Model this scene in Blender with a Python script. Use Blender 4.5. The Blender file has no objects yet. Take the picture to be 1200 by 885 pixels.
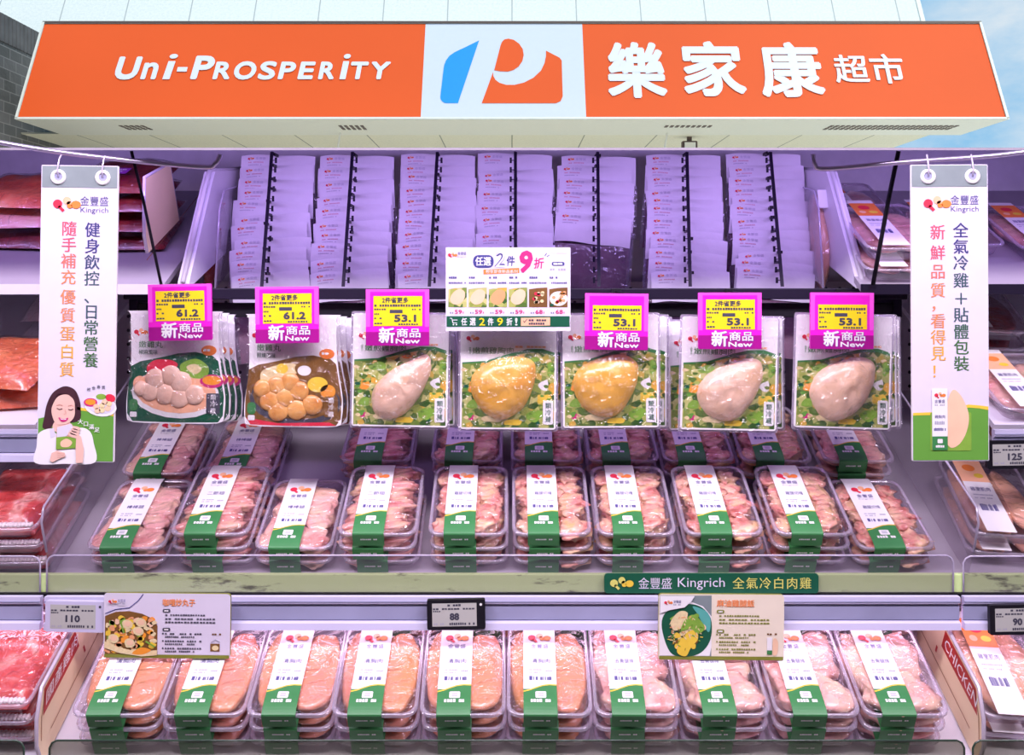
import bpy, bmesh, math, random
from mathutils import Vector, Matrix, noise as mnoise

C = bpy.context.scene.collection
SC = bpy.context.scene
F, HX, HY, ZC = 1150.0, 600.0, 330.0, 1.5          # focal length in pixels (1200 wide), vanishing row, eye height
IW, IH = 1200.0, 885.0
R = math.radians

# ------------------------------------------------------------------ camera, world, sun, lamps, exposure
cam_d = bpy.data.cameras.new('camera'); cam = bpy.data.objects.new('camera', cam_d); C.objects.link(cam)
cam.location = (0, 0, ZC); cam.rotation_euler = (R(90), 0, 0)
cam_d.sensor_width = 36; cam_d.sensor_fit = 'HORIZONTAL'
cam_d.lens = 36 * F / IW
cam_d.shift_y = -(IH / 2 - HY) / IW
cam_d.clip_end = 500
SC.camera = cam
SC.view_settings.view_transform = 'Standard'
SC.view_settings.look = 'None'
SC.view_settings.exposure = 0.0
SC.view_settings.gamma = 1.0
SC.view_settings.use_curve_mapping = False
SC.cycles.transparent_max_bounces = 40
SC.cycles.max_bounces = 8
SC.cycles.use_denoising = True

world = bpy.data.worlds.new('sky'); SC.world = world; world.use_nodes = True
wn = world.node_tree.nodes; wl = world.node_tree.links; wn.clear()
wo = wn.new('ShaderNodeOutputWorld'); wb = wn.new('ShaderNodeBackground')
wt = wn.new('ShaderNodeTexCoord'); wns = wn.new('ShaderNodeTexNoise'); wr = wn.new('ShaderNodeValToRGB')
wm = wn.new('ShaderNodeMapping'); wm.inputs['Scale'].default_value = (1.0, 1.0, 2.0); wm.inputs['Location'].default_value = (0.55, 0.2, 0.35)
wns.inputs['Scale'].default_value = 3.0; wns.inputs['Detail'].default_value = 7; wns.inputs['Roughness'].default_value = 0.62
wr.color_ramp.elements[0].position = 0.40; wr.color_ramp.elements[0].color = (0.17, 0.53, 0.88, 1)
wr.color_ramp.elements[1].position = 0.66; wr.color_ramp.elements[1].color = (0.80, 0.88, 0.94, 1)
wl.new(wt.outputs['Generated'], wm.inputs['Vector']); wl.new(wm.outputs['Vector'], wns.inputs['Vector'])
wl.new(wns.outputs['Fac'], wr.inputs['Fac']); wl.new(wr.outputs['Color'], wb.inputs['Color'])
wb.inputs['Strength'].default_value = 0.95
wl.new(wb.outputs['Background'], wo.inputs['Surface'])

def sun(strength, elev, azim, angle):
    d = bpy.data.lights.new('sun', 'SUN'); d.energy = strength; d.angle = R(angle); d.color = (1, 0.92, 0.80)
    o = bpy.data.objects.new('sun', d); C.objects.link(o)
    v = Vector((math.sin(R(azim)) * math.cos(R(elev)), -math.cos(R(azim)) * math.cos(R(elev)), math.sin(R(elev))))
    o.rotation_euler = (-v).to_track_quat('-Z', 'Y').to_euler()
sun(2.1, 50, 30, 8)

def area(name, loc, target, sx, sy, power, col):
    d = bpy.data.lights.new(name, 'AREA'); d.shape = 'RECTANGLE'; d.size = sx; d.size_y = sy; d.energy = power; d.color = col
    o = bpy.data.objects.new(name, d); C.objects.link(o); o.location = loc
    o.rotation_euler = (Vector(target) - Vector(loc)).to_track_quat('-Z', 'Y').to_euler()
    return o
# unseen fill lamps, added under the added roof to light the case
for lx in (-1.1, 0, 1.1):
    area('added_fill_lamp', (lx, 0.72, 2.52), (lx * 0.8, 1.85, 1.05), 0.9, 0.30, 29, (0.96, 0.82, 1.0))
# display LED strips of the refrigerated case
area('canopy_led', (0, 1.80, 1.731), (0, 2.10, 1.62), 2.6, 0.02, 4.4, (0.57, 0.38, 1.0))
area('rail_led', (0, 1.965, 1.425), (0, 1.80, 1.0), 1.6, 0.03, 0.35, (0.85, 0.40, 1.0))
area('shelf_led', (0, 1.765, 0.925), (0, 1.72, 0.74), 2.6, 0.03, 1.7, (1.0, 0.66, 0.94))

# ------------------------------------------------------------------ helpers
def W(px, py, Y):
    return Vector(((px - HX) * Y / F, Y, ZC - (py - HY) * Y / F))

MATS = {}
def nodes_of(m):
    m.use_nodes = True
    return m.node_tree.nodes, m.node_tree.links, m.node_tree.nodes['Principled BSDF']
def mat(name, col, rough=0.5, metal=0.0, var=0.06, scale=30.0, bump=0.0, bscale=None, coat=0.0, spec=0.5, emit=None):
    if name in MATS: return MATS[name]
    m = bpy.data.materials.new(name); n, l, b = nodes_of(m)
    b.inputs['Roughness'].default_value = rough; b.inputs['Metallic'].default_value = metal
    b.inputs['Coat Weight'].default_value = coat; b.inputs['Specular IOR Level'].default_value = spec
    tc = n.new('ShaderNodeTexCoord'); t = n.new('ShaderNodeTexNoise'); t.inputs['Scale'].default_value = scale; t.inputs['Detail'].default_value = 4
    r = n.new('ShaderNodeValToRGB')
    r.color_ramp.elements[0].position = 0.3; r.color_ramp.elements[1].position = 0.7
    r.color_ramp.elements[0].color = tuple(max(0, c * (1 - var)) for c in col) + (1,)
    r.color_ramp.elements[1].color = tuple(min(1, c * (1 + var)) for c in col) + (1,)
    l.new(tc.outputs['Object'], t.inputs['Vector']); l.new(t.outputs['Fac'], r.inputs['Fac']); l.new(r.outputs['Color'], b.inputs['Base Color'])
    if bump:
        t2 = n.new('ShaderNodeTexNoise'); t2.inputs['Scale'].default_value = bscale or scale; t2.inputs['Detail'].default_value = 5
        bp = n.new('ShaderNodeBump'); bp.inputs['Strength'].default_value = bump; bp.inputs['Distance'].default_value = 0.01
        l.new(tc.outputs['Object'], t2.inputs['Vector']); l.new(t2.outputs['Fac'], bp.inputs['Height']); l.new(bp.outputs['Normal'], b.inputs['Normal'])
    MATS[name] = m
    return m
def ramp_mat(name, stops, rough=0.35, scale=25.0, detail=5, bump=0.15, coat=0.2, kind='noise', distort=0.0, bscale=None, stretch=(1, 1, 1), randomise=True):
    m = bpy.data.materials.new(name); n, l, b = nodes_of(m)
    tc = n.new('ShaderNodeTexCoord'); mp = n.new('ShaderNodeMapping'); mp.inputs['Scale'].default_value = stretch
    l.new(tc.outputs['Object'], mp.inputs['Vector'])
    if randomise:
        oi = n.new('ShaderNodeObjectInfo'); vm = n.new('ShaderNodeVectorMath'); vm.operation = 'SCALE'
        vm.inputs[0].default_value = (3.1, 7.7, 5.3); l.new(oi.outputs['Random'], vm.inputs['Scale']); l.new(vm.outputs['Vector'], mp.inputs['Location'])
    r = n.new('ShaderNodeValToRGB'); els = r.color_ramp.elements
    while len(els) < len(stops): els.new(0.5)
    for e, (p, c) in zip(els, stops): e.position = p; e.color = tuple(c) + (1,)
    if kind == 'noise':
        t = n.new('ShaderNodeTexNoise'); t.inputs['Scale'].default_value = scale; t.inputs['Detail'].default_value = detail; t.inputs['Distortion'].default_value = distort
        l.new(mp.outputs['Vector'], t.inputs['Vector']); out = t.outputs['Fac']
    else:
        t = n.new('ShaderNodeTexVoronoi'); t.inputs['Scale'].default_value = scale
        l.new(mp.outputs['Vector'], t.inputs['Vector'])
        sp = n.new('ShaderNodeSeparateColor'); l.new(t.outputs['Color'], sp.inputs['Color']); out = sp.outputs['Red']
        els_i = r.color_ramp; els_i.interpolation = 'LINEAR'
    l.new(out, r.inputs['Fac']); l.new(r.outputs['Color'], b.inputs['Base Color'])
    b.inputs['Roughness'].default_value = rough; b.inputs['Coat Weight'].default_value = coat; b.inputs['Coat Roughness'].default_value = 0.12
    if bump:
        t2 = n.new('ShaderNodeTexNoise'); t2.inputs['Scale'].default_value = bscale or scale * 2; t2.inputs['Detail'].default_value = 4
        bp = n.new('ShaderNodeBump'); bp.inputs['Strength'].default_value = bump; bp.inputs['Distance'].default_value = 0.01
        l.new(mp.outputs['Vector'], t2.inputs['Vector']); l.new(t2.outputs['Fac'], bp.inputs['Height']); l.new(bp.outputs['Normal'], b.inputs['Normal'])
    MATS[name] = m
    return m
def clear(name, tint, gloss, rough=0.1, bump=0.0, bscale=40.0, haze=0.0, hazecol=(0.8, 0.75, 0.9)):
    m = bpy.data.materials.new(name); n, l, b = nodes_of(m); n.remove(b)
    o = n['Material Output']
    tr = n.new('ShaderNodeBsdfTransparent'); tr.inputs['Color'].default_value = tuple(tint) + (1,)
    gl = n.new('ShaderNodeBsdfGlossy'); gl.inputs['Roughness'].default_value = rough
    lw = n.new('ShaderNodeLayerWeight'); lw.inputs['Blend'].default_value = 0.25
    ma = n.new('ShaderNodeMath'); ma.operation = 'MULTIPLY_ADD'; ma.inputs[1].default_value = 0.5; ma.inputs[2].default_value = gloss
    l.new(lw.outputs['Facing'], ma.inputs[0])
    mx = n.new('ShaderNodeMixShader'); l.new(ma.outputs[0], mx.inputs['Fac']); l.new(tr.outputs[0], mx.inputs[1]); l.new(gl.outputs[0], mx.inputs[2])
    last = mx
    if haze:
        df = n.new('ShaderNodeBsdfDiffuse'); df.inputs['Color'].default_value = tuple(hazecol) + (1,)
        m2 = n.new('ShaderNodeMixShader'); m2.inputs['Fac'].default_value = haze
        l.new(mx.outputs[0], m2.inputs[1]); l.new(df.outputs[0], m2.inputs[2]); last = m2
    if bump:
        tc = n.new('ShaderNodeTexCoord'); t2 = n.new('ShaderNodeTexNoise'); t2.inputs['Scale'].default_value = bscale; t2.inputs['Detail'].default_value = 2; t2.inputs['Distortion'].default_value = 1.0
        bp = n.new('ShaderNodeBump'); bp.inputs['Strength'].default_value = bump; bp.inputs['Distance'].default_value = 0.02
        l.new(tc.outputs['Object'], t2.inputs['Vector']); l.new(t2.outputs['Fac'], bp.inputs['Height'])
        l.new(bp.outputs['Normal'], gl.inputs['Normal']); l.new(bp.outputs['Normal'], lw.inputs['Normal'])
    l.new(last.outputs[0], o.inputs['Surface'])
    MATS[name] = m
    return m

class MB:
    """collects shapes and links them as one mesh object"""
    def __init__(s): s.v = []; s.f = []; s.m = []; s.sm = []
    def add(s, verts, faces, m, smooth=False):
        o = len(s.v); s.v += [tuple(v) for v in verts]
        for f in faces: s.f.append([i + o for i in f]); s.m.append(m); s.sm.append(smooth)
        return s
    def box(s, lo, hi, m, M=None, bev=0.0):
        (x0, y0, z0), (x1, y1, z1) = lo, hi
        if bev:
            b = bmesh.new(); bmesh.ops.create_cube(b, size=1.0)
            for v in b.verts: v.co = Vector((x0 + (v.co.x + .5) * (x1 - x0), y0 + (v.co.y + .5) * (y1 - y0), z0 + (v.co.z + .5) * (z1 - z0)))
            bmesh.ops.bevel(b, geom=b.edges[:], offset=bev, segments=2, affect='EDGES', profile=0.5)
            b.verts.index_update(); vs = [v.co.copy() for v in b.verts]; fs = [[v.index for v in f.verts] for f in b.faces]; b.free()
        else:
            vs = [Vector(p) for p in ((x0, y0, z0), (x1, y0, z0), (x1, y1, z0), (x0, y1, z0), (x0, y0, z1), (x1, y0, z1), (x1, y1, z1), (x0, y1, z1))]
            fs = [(0, 3, 2, 1), (4, 5, 6, 7), (0, 1, 5, 4), (1, 2, 6, 5), (2, 3, 7, 6), (3, 0, 4, 7)]
        if M is not None: vs = [M @ v for v in vs]
        return s.add(vs, fs, m)
    def tube(s, pts, r, m, n=8, cap=True):
        pts = [Vector(p) for p in pts]; vs = []; fs = []; up = None
        for i, p in enumerate(pts):
            d = (pts[min(i + 1, len(pts) - 1)] - pts[max(i - 1, 0)]).normalized()
            if up is None: up = d.orthogonal().normalized()
            else: up = (up - d * up.dot(d)).normalized()
            q = d.cross(up)
            for k in range(n): a = 2 * math.pi * k / n; vs.append(p + (up * math.cos(a) + q * math.sin(a)) * r)
        for i in range(len(pts) - 1):
            for k in range(n): a = i * n + k; b = i * n + (k + 1) % n; fs.append((a, b, b + n, a + n))
        if cap: fs.append(tuple(range(n))[::-1]); fs.append(tuple(range((len(pts) - 1) * n, len(pts) * n)))
        return s.add(vs, fs, m, True)
    def prism(s, poly, y0, y1, m, M=None, msides=None):
        """polygon in x-z, pulled from y0 (front) to y1"""
        n = len(poly); vs = [Vector((x, y0, z)) for x, z in poly] + [Vector((x, y1, z)) for x, z in poly]
        if M is not None: vs = [M @ v for v in vs]
        s.add(vs, [list(range(n)), list(range(2 * n - 1, n - 1, -1))], m)
        return s.add(vs, [(i, i + n, (i + 1) % n + n, (i + 1) % n) for i in range(n)], msides or m)
    def rings(s, rings, m, smooth=True, cap0=False, cap1=False):
        n = len(rings[0]); vs = [p for r in rings for p in r]; fs = []
        for i in range(len(rings) - 1):
            for k in range(n): a = i * n + k; b = i * n + (k + 1) % n; fs.append((a, b, b + n, a + n))
        if cap0: fs.append(tuple(range(n))[::-1])
        if cap1: fs.append(tuple(range((len(rings) - 1) * n, len(rings) * n)))
        return s.add(vs, fs, m, smooth)
    def grid(s, fn, nu, nv, m, smooth=True):
        vs = [fn(i / nu, j / nv) for j in range(nv + 1) for i in range(nu + 1)]
        fs = [(j * (nu + 1) + i, j * (nu + 1) + i + 1, (j + 1) * (nu + 1) + i + 1, (j + 1) * (nu + 1) + i) for j in range(nv) for i in range(nu)]
        return s.add(vs, fs, m, smooth)
    def build(s, name, parent=None, loc=None):
        me = bpy.data.meshes.new(name); me.from_pydata(s.v, [], s.f)
        slots = []
        for m in s.m:
            if m not in slots: slots.append(m)
        for m in slots: me.materials.append(m)
        ix = {id(m): i for i, m in enumerate(slots)}
        me.polygons.foreach_set('material_index', [ix[id(m)] for m in s.m])
        me.polygons.foreach_set('use_smooth', s.sm)
        me.update()
        o = bpy.data.objects.new(name, me); C.objects.link(o)
        if parent is not None: o.parent = parent
        if loc is not None: o.location = loc
        return o

def tag(o, label, cat, group=None, kind=None):
    o['label'] = label; o['category'] = cat
    if group: o['group'] = group
    if kind: o['kind'] = kind
    return o
def thing(name, label, cat, loc=(0, 0, 0), group=None):
    o = bpy.data.objects.new(name, None); C.objects.link(o); o.location = loc; o.empty_display_size = 0.02
    return tag(o, label, cat, group)
def struct(o): o['kind'] = 'structure'; return o
def copy_tree(o, parent=None):
    c = o.copy(); C.objects.link(c)
    if parent is not None: c.parent = parent
    for ch in list(o.children): copy_tree(ch, c)
    return c
def wipe(o):
    for ch in list(o.children): wipe(ch)
    bpy.data.objects.remove(o)

def rrect(w, h, r, n=5):
    pts = []
    for cx, cy, a0 in ((w / 2 - r, h / 2 - r, 0), (-w / 2 + r, h / 2 - r, 90), (-w / 2 + r, -h / 2 + r, 180), (w / 2 - r, -h / 2 + r, 270)):
        for k in range(n + 1): a = R(a0 + 90 * k / n); pts.append((cx + r * math.cos(a), cy + r * math.sin(a)))
    return pts
def smooth_poly(pts, n=5):
    out = []; N = len(pts)
    for i in range(N):
        p0, p1, p2, p3 = (Vector(pts[(i + k - 1) % N]) for k in range(4))
        for k in range(n):
            t = k / n
            q = 0.5 * ((2 * p1) + (p2 - p0) * t + (2 * p0 - 5 * p1 + 4 * p2 - p3) * t * t + (3 * p1 - p0 - 3 * p2 + p3) * t ** 3)
            out.append((q.x, q.y))
    return out
def smooth_path(pts, n=6):
    out = []; P = [Vector(p) for p in pts]; P = [2 * P[0] - P[1]] + P + [2 * P[-1] - P[-2]]
    for i in range(1, len(P) - 2):
        for k in range(n):
            t = k / n; p0, p1, p2, p3 = P[i - 1:i + 3]
            out.append(0.5 * ((2 * p1) + (p2 - p0) * t + (2 * p0 - 5 * p1 + 4 * p2 - p3) * t * t + (3 * p1 - p0 - 3 * p2 + p3) * t ** 3))
    out.append(P[-2]); return out

_txt = {}
def text_mesh(body, bold=0.0, shear=0.0, res=2):
    k = (body, bold, shear, res)
    if k not in _txt:
        c = bpy.data.curves.new('t', 'FONT'); c.body = body; c.resolution_u = res; c.offset = bold; c.shear = shear; c.fill_mode = 'FRONT'
        o = bpy.data.objects.new('t', c); C.objects.link(o)
        dg = bpy.context.evaluated_depsgraph_get(); dg.update()
        me = bpy.data.meshes.new_from_object(o.evaluated_get(dg))
        vs = [(v.co.x, v.co.y) for v in me.vertices]; fs = [tuple(p.vertices) for p in me.polygons]
        bpy.data.objects.remove(o); bpy.data.curves.remove(c); bpy.data.meshes.remove(me)
        _txt[k] = (vs, fs)
    return _txt[k]

class Dec:
    """flat print: x to the right, y down, any unit; laid on a surface by a mapping"""
    def __init__(s): s.it = []
    def poly(s, pts, m, z=1): s.it.append((list(pts), [tuple(range(len(pts)))], m, z)); return s
    def rect(s, x0, y0, x1, y1, m, z=1): return s.poly([(x0, y1), (x1, y1), (x1, y0), (x0, y0)], m, z)
    def ell(s, cx, cy, rx, ry, m, z=1, rot=0.0, n=18):
        c, q = math.cos(R(rot)), math.sin(R(rot))
        return s.poly([(cx + rx * math.cos(a) * c - ry * math.sin(a) * q, cy + rx * math.cos(a) * q + ry * math.sin(a) * c) for a in (-2 * math.pi * k / n for k in range(n))], m, z)
    def blob(s, pts, m, z=1, n=5): return s.poly(smooth_poly(pts, n), m, z)
    def rr(s, x0, y0, x1, y1, r, m, z=1): return s.poly([((x0 + x1) / 2 + x, (y0 + y1) / 2 - y) for x, y in rrect(x1 - x0, y1 - y0, r, 3)], m, z)
    def line(s, pts, w, m, z=1):
        for a, b in zip(pts, pts[1:]):
            a = Vector(a); b = Vector(b); d = (b - a).normalized(); n = Vector((-d.y, d.x)) * w / 2; e = d * w * 0.25
            s.poly([tuple(a - e + n), tuple(a - e - n), tuple(b + e - n), tuple(b + e + n)][::-1], m, z)
        return s
    def text(s, body, x0, y0, x1, y1, m, z=2, bold=0.0, shear=0.0, res=2):
        """fits the ink of the text to the box; weight comes from shifted copies of the glyphs"""
        if bold >= 0.015:
            k = bold * (y1 - y0) * 1.0; n_ = 4 if bold < 0.03 else 8
            for i in range(n_):
                a = 2 * math.pi * (i + .5) / n_; s.text(body, x0 + k * (1 + math.cos(a)), y0 + k * (1 + math.sin(a)), x1 - k * (1 - math.cos(a)), y1 - k * (1 - math.sin(a)), m, z + 0.11 * i, 0.0, shear, res)
            return s
        vs, fs = text_mesh(body, 0.0, shear, res)
        if not vs: return s
        ax = min(v[0] for v in vs); bx = max(v[0] for v in vs); ay = min(v[1] for v in vs); by = max(v[1] for v in vs)
        sx = (x1 - x0) / max(bx - ax, 1e-6); sy = (y1 - y0) / max(by - ay, 1e-6)
        s.it.append(([(x0 + (v[0] - ax) * sx, y1 - (v[1] - ay) * sy) for v in vs], fs, m, z)); return s
    def em(s, ch, cx, cy, e, m, z=2, bold=0.0, res=2):
        """one full-width character centred on its em box"""
        vs, fs = text_mesh(ch, 0.0, 0.0, res)
        for i, dx in enumerate((-bold * e * .6, bold * e * .6) if bold else (0,)): s.it.append(([(dx + cx + (v[0] - 0.5) * e, cy - (v[1] - 0.38) * e) for v in vs], fs, m, z + .2 * i))
        return s
    def bits(s, x0, y0, x1, y1, m, z=2, seed=1, n=8, gap=0.3):
        """a row of unreadably small type"""
        r = random.Random(seed); w = (x1 - x0) / n
        for i in range(n):
            if r.random() < 0.12: continue
            s.rect(x0 + i * w, y0 + r.random() * 0.15 * (y1 - y0), x0 + (i + 1 - gap * r.uniform(0.4, 1.3)) * w, y1, m, z)
        return s
    def onto(s, mb, fn, eps):
        for vs, fs, m, z in s.it: mb.add([fn(x, y, z * eps) for x, y in vs], fs, m)
        return mb

def ordinal(i): return ['first', 'second', 'third', 'fourth', 'fifth', 'sixth', 'seventh', 'eighth', 'ninth', 'tenth', 'eleventh', 'twelfth', 'thirteenth', 'fourteenth', 'fifteenth'][i]

# ------------------------------------------------------------------ materials
cardwhite = mat('bag_card_white', (0.95, 0.93, 0.96), 0.5, var=0.01)
white = mat('paper_white', (0.86, 0.85, 0.86), 0.5, var=0.01)
ink = mat('ink_dark', (0.06, 0.06, 0.09), 0.5)
inkblue = mat('ink_blue', (0.10, 0.09, 0.28), 0.5)
inkgrey = mat('ink_grey', (0.42, 0.42, 0.52), 0.5)
green = mat('label_green', (0.045, 0.24, 0.07), 0.42, var=0.04)
green2 = mat('banner_green', (0.13, 0.36, 0.05), 0.45, var=0.03)
dgreen = mat('deep_green', (0.008, 0.10, 0.05), 0.4, var=0.05)
red = mat('logo_red', (0.75, 0.03, 0.07), 0.45)
peach = mat('logo_peach', (0.95, 0.50, 0.30), 0.45)
orange = mat('logo_orange', (0.90, 0.24, 0.05), 0.45)
yellow = mat('logo_yellow', (0.85, 0.60, 0.06), 0.45)
gold = mat('strip_gold', (0.70, 0.68, 0.16), 0.5)
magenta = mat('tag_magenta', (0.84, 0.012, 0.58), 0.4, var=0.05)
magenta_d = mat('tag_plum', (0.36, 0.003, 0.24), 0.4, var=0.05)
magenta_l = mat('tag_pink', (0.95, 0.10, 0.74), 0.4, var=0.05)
tagyellow = mat('tag_yellow', (0.92, 0.70, 0.01), 0.5, var=0.02)
purple = mat('print_purple', (0.28, 0.04, 0.42), 0.5)
navy = mat('print_navy', (0.05, 0.05, 0.24), 0.5)
crimson = mat('print_crimson', (0.62, 0.02, 0.20), 0.5)
greystrip = mat('banner_clip_grey', (0.22, 0.27, 0.28), 0.5)
chrome = mat('chrome_tube', (0.62, 0.55, 0.74), 0.28, metal=0.8)
blackp = mat('black_plastic', (0.010, 0.009, 0.014), 0.45, spec=0.25)
railblk = mat('dark_rail_paint', (0.012, 0.008, 0.022), 0.5, spec=0.2)
shelfw = mat('shelf_white_enamel', (0.74, 0.72, 0.80), 0.35, var=0.05, scale=6)
lav = mat('price_rail_plastic', (0.62, 0.60, 0.80), 0.3, var=0.04, scale=4)
lav_d = mat('price_rail_slot', (0.34, 0.35, 0.52), 0.25, var=0.15, scale=5)
lcd = mat('lcd_grey', (0.50, 0.51, 0.47), 0.35, var=0.02)
cream = mat('divider_cream', (0.84, 0.66, 0.42), 0.5, var=0.04, scale=8)
dred = mat('divider_red', (0.45, 0.03, 0.02), 0.45)
dline = mat('divider_line', (0.36, 0.14, 0.06), 0.5)
olive = mat('card_olive', (0.22, 0.24, 0.03), 0.5)
skin = mat('print_skin', (0.86, 0.55, 0.45), 0.5)
skin_d = mat('print_skin_dark', (0.70, 0.35, 0.28), 0.5)
hairm = mat('print_hair', (0.06, 0.02, 0.03), 0.5)
lilacw = mat('print_lilac_white', (0.72, 0.68, 0.80), 0.5, var=0.02)
dishy = mat('print_dish_cream', (0.80, 0.66, 0.36), 0.5, var=0.1, scale=200)
disho = mat('print_carrot', (0.88, 0.32, 0.03), 0.5, var=0.1)
dishg = mat('print_leaf', (0.22, 0.42, 0.05), 0.5, var=0.15)
dishb = mat('print_brown', (0.20, 0.09, 0.02), 0.5, var=0.2)
teal = mat('print_teal', (0.10, 0.42, 0.36), 0.5)
chickp = mat('print_chicken', (0.88, 0.58, 0.38), 0.5)
chickp2 = mat('print_chicken_tan', (0.80, 0.36, 0.16), 0.5)
veg = ramp_mat('printed_vegetables', [(0.0, (0.03, 0.10, 0.02)), (0.3, (0.16, 0.26, 0.04)), (0.52, (0.40, 0.44, 0.10)), (0.70, (0.62, 0.60, 0.24)), (0.86, (0.34, 0.40, 0.10)), (0.97, (0.75, 0.42, 0.05))], rough=0.4, scale=85, bump=0, coat=0.0, kind='vor', randomise=False)
film = clear('packing_film', (0.985, 0.97, 0.985), 0.045, 0.10, bump=1.0, bscale=30)
bagfilm = clear('vacuum_film', (0.995, 0.99, 1.0), 0.045, 0.12, bump=0.8, bscale=45)
trayp = clear('clear_tray_plastic', (0.94, 0.90, 0.955), 0.06, 0.12, haze=0.04)
rimp = clear('tray_rim_plastic', (0.93, 0.90, 0.96), 0.16, 0.15, haze=0.26, hazecol=(0.82, 0.74, 0.90))
acry = clear('acrylic_sheet', (0.94, 0.92, 0.95), 0.035, 0.05, haze=0.03)
acry_t = clear('acrylic_dark_reflection', (0.62, 0.63, 0.56), 0.06, 0.06, haze=0.06, hazecol=(0.2, 0.22, 0.16))  # clear sheet; the dark greenish reflections are put into its tint
acry_e = clear('acrylic_edge', (0.85, 0.82, 0.9), 0.2, 0.15, haze=0.55, hazecol=(0.74, 0.68, 0.85))
acry_g = clear('acrylic_green_edge', (0.2, 0.35, 0.25), 0.2, 0.15, haze=0.6, hazecol=(0.05, 0.11, 0.07))
meat_wing = ramp_mat('chicken_skin_pink', [(0.28, (0.84, 0.56, 0.34)), (0.5, (0.88, 0.42, 0.36)), (0.70, (0.66, 0.18, 0.18))], scale=26, bump=0.3, bscale=60, coat=0.35)
meat_pale = ramp_mat('chicken_skin_pale', [(0.3, (0.88, 0.62, 0.42)), (0.52, (0.90, 0.50, 0.44)), (0.72, (0.68, 0.24, 0.22))], scale=20, bump=0.25, bscale=50, coat=0.35)
meat_breast = ramp_mat('chicken_breast_meat', [(0.25, (0.74, 0.33, 0.10)), (0.5, (0.82, 0.34, 0.18)), (0.75, (0.82, 0.29, 0.24))], scale=10, bump=0.18, bscale=24, coat=0.5, stretch=(1, 0.5, 1))
meat_chop = ramp_mat('chopped_chicken', [(0.25, (0.84, 0.54, 0.20)), (0.44, (0.90, 0.56, 0.38)), (0.58, (0.84, 0.34, 0.28)), (0.74, (0.50, 0.09, 0.07))], scale=34, bump=0.35, bscale=70, coat=0.35)
meat_red = ramp_mat('marbled_red_meat', [(0.30, (0.52, 0.035, 0.035)), (0.52, (0.72, 0.10, 0.09)), (0.62, (0.86, 0.42, 0.36)), (0.72, (0.60, 0.06, 0.06))], scale=16, distort=1.2, bump=0.25, bscale=40, coat=0.4, stretch=(1, 0.6, 1))
meat_dark = ramp_mat('dark_marinated_meat', [(0.3, (0.06, 0.01, 0.015)), (0.55, (0.26, 0.02, 0.03)), (0.75, (0.50, 0.10, 0.05))], scale=14, bump=0.3, coat=0.5)
meat_orange = ramp_mat('marinated_orange_meat', [(0.3, (0.62, 0.08, 0.04)), (0.6, (0.85, 0.22, 0.10)), (0.8, (0.9, 0.4, 0.2))], scale=22, bump=0.3, coat=0.5)
salad_white = ramp_mat('cooked_breast_white', [(0.3, (0.80, 0.50, 0.30)), (0.55, (0.85, 0.58, 0.43)), (0.8, (0.72, 0.42, 0.24))], scale=14, bump=0.3, bscale=28, coat=0.5)
salad_yellow = ramp_mat('cooked_breast_yellow', [(0.3, (0.80, 0.40, 0.04)), (0.55, (0.86, 0.48, 0.10)), (0.8, (0.74, 0.28, 0.03))], scale=14, bump=0.3, bscale=28, coat=0.5)
ball_pale = ramp_mat('pale_meatball', [(0.3, (0.80, 0.50, 0.36)), (0.7, (0.88, 0.62, 0.48))], scale=40, bump=0.1, coat=0.4)
ball_tan = ramp_mat('glazed_meatball', [(0.3, (0.66, 0.26, 0.06)), (0.7, (0.84, 0.45, 0.14))], scale=40, bump=0.1, coat=0.5)
bagpaper = mat('bag_header_white', (0.78, 0.75, 0.82), 0.45, var=0.04, scale=20, bump=0.1, bscale=40)
bagmeat = ramp_mat('frozen_meat_in_bag', [(0.3, (0.10, 0.025, 0.06)), (0.7, (0.26, 0.09, 0.14))], scale=24, bump=0.2, coat=0.5)
signorange = mat('sign_orange', (0.93, 0.115, 0.018), 0.55, var=0.04, scale=0.5, spec=0.25)
signwhite = mat('sign_white', (0.74, 0.77, 0.90), 0.5, var=0.01, spec=0.25)
signblue = mat('sign_blue', (0.0, 0.33, 0.90), 0.4, var=0.02)
signcap = mat('sign_trim_white', (0.86, 0.84, 0.76), 0.4, var=0.02)
signdark = mat('sign_trim_dark', (0.10, 0.06, 0.05), 0.5)
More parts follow.
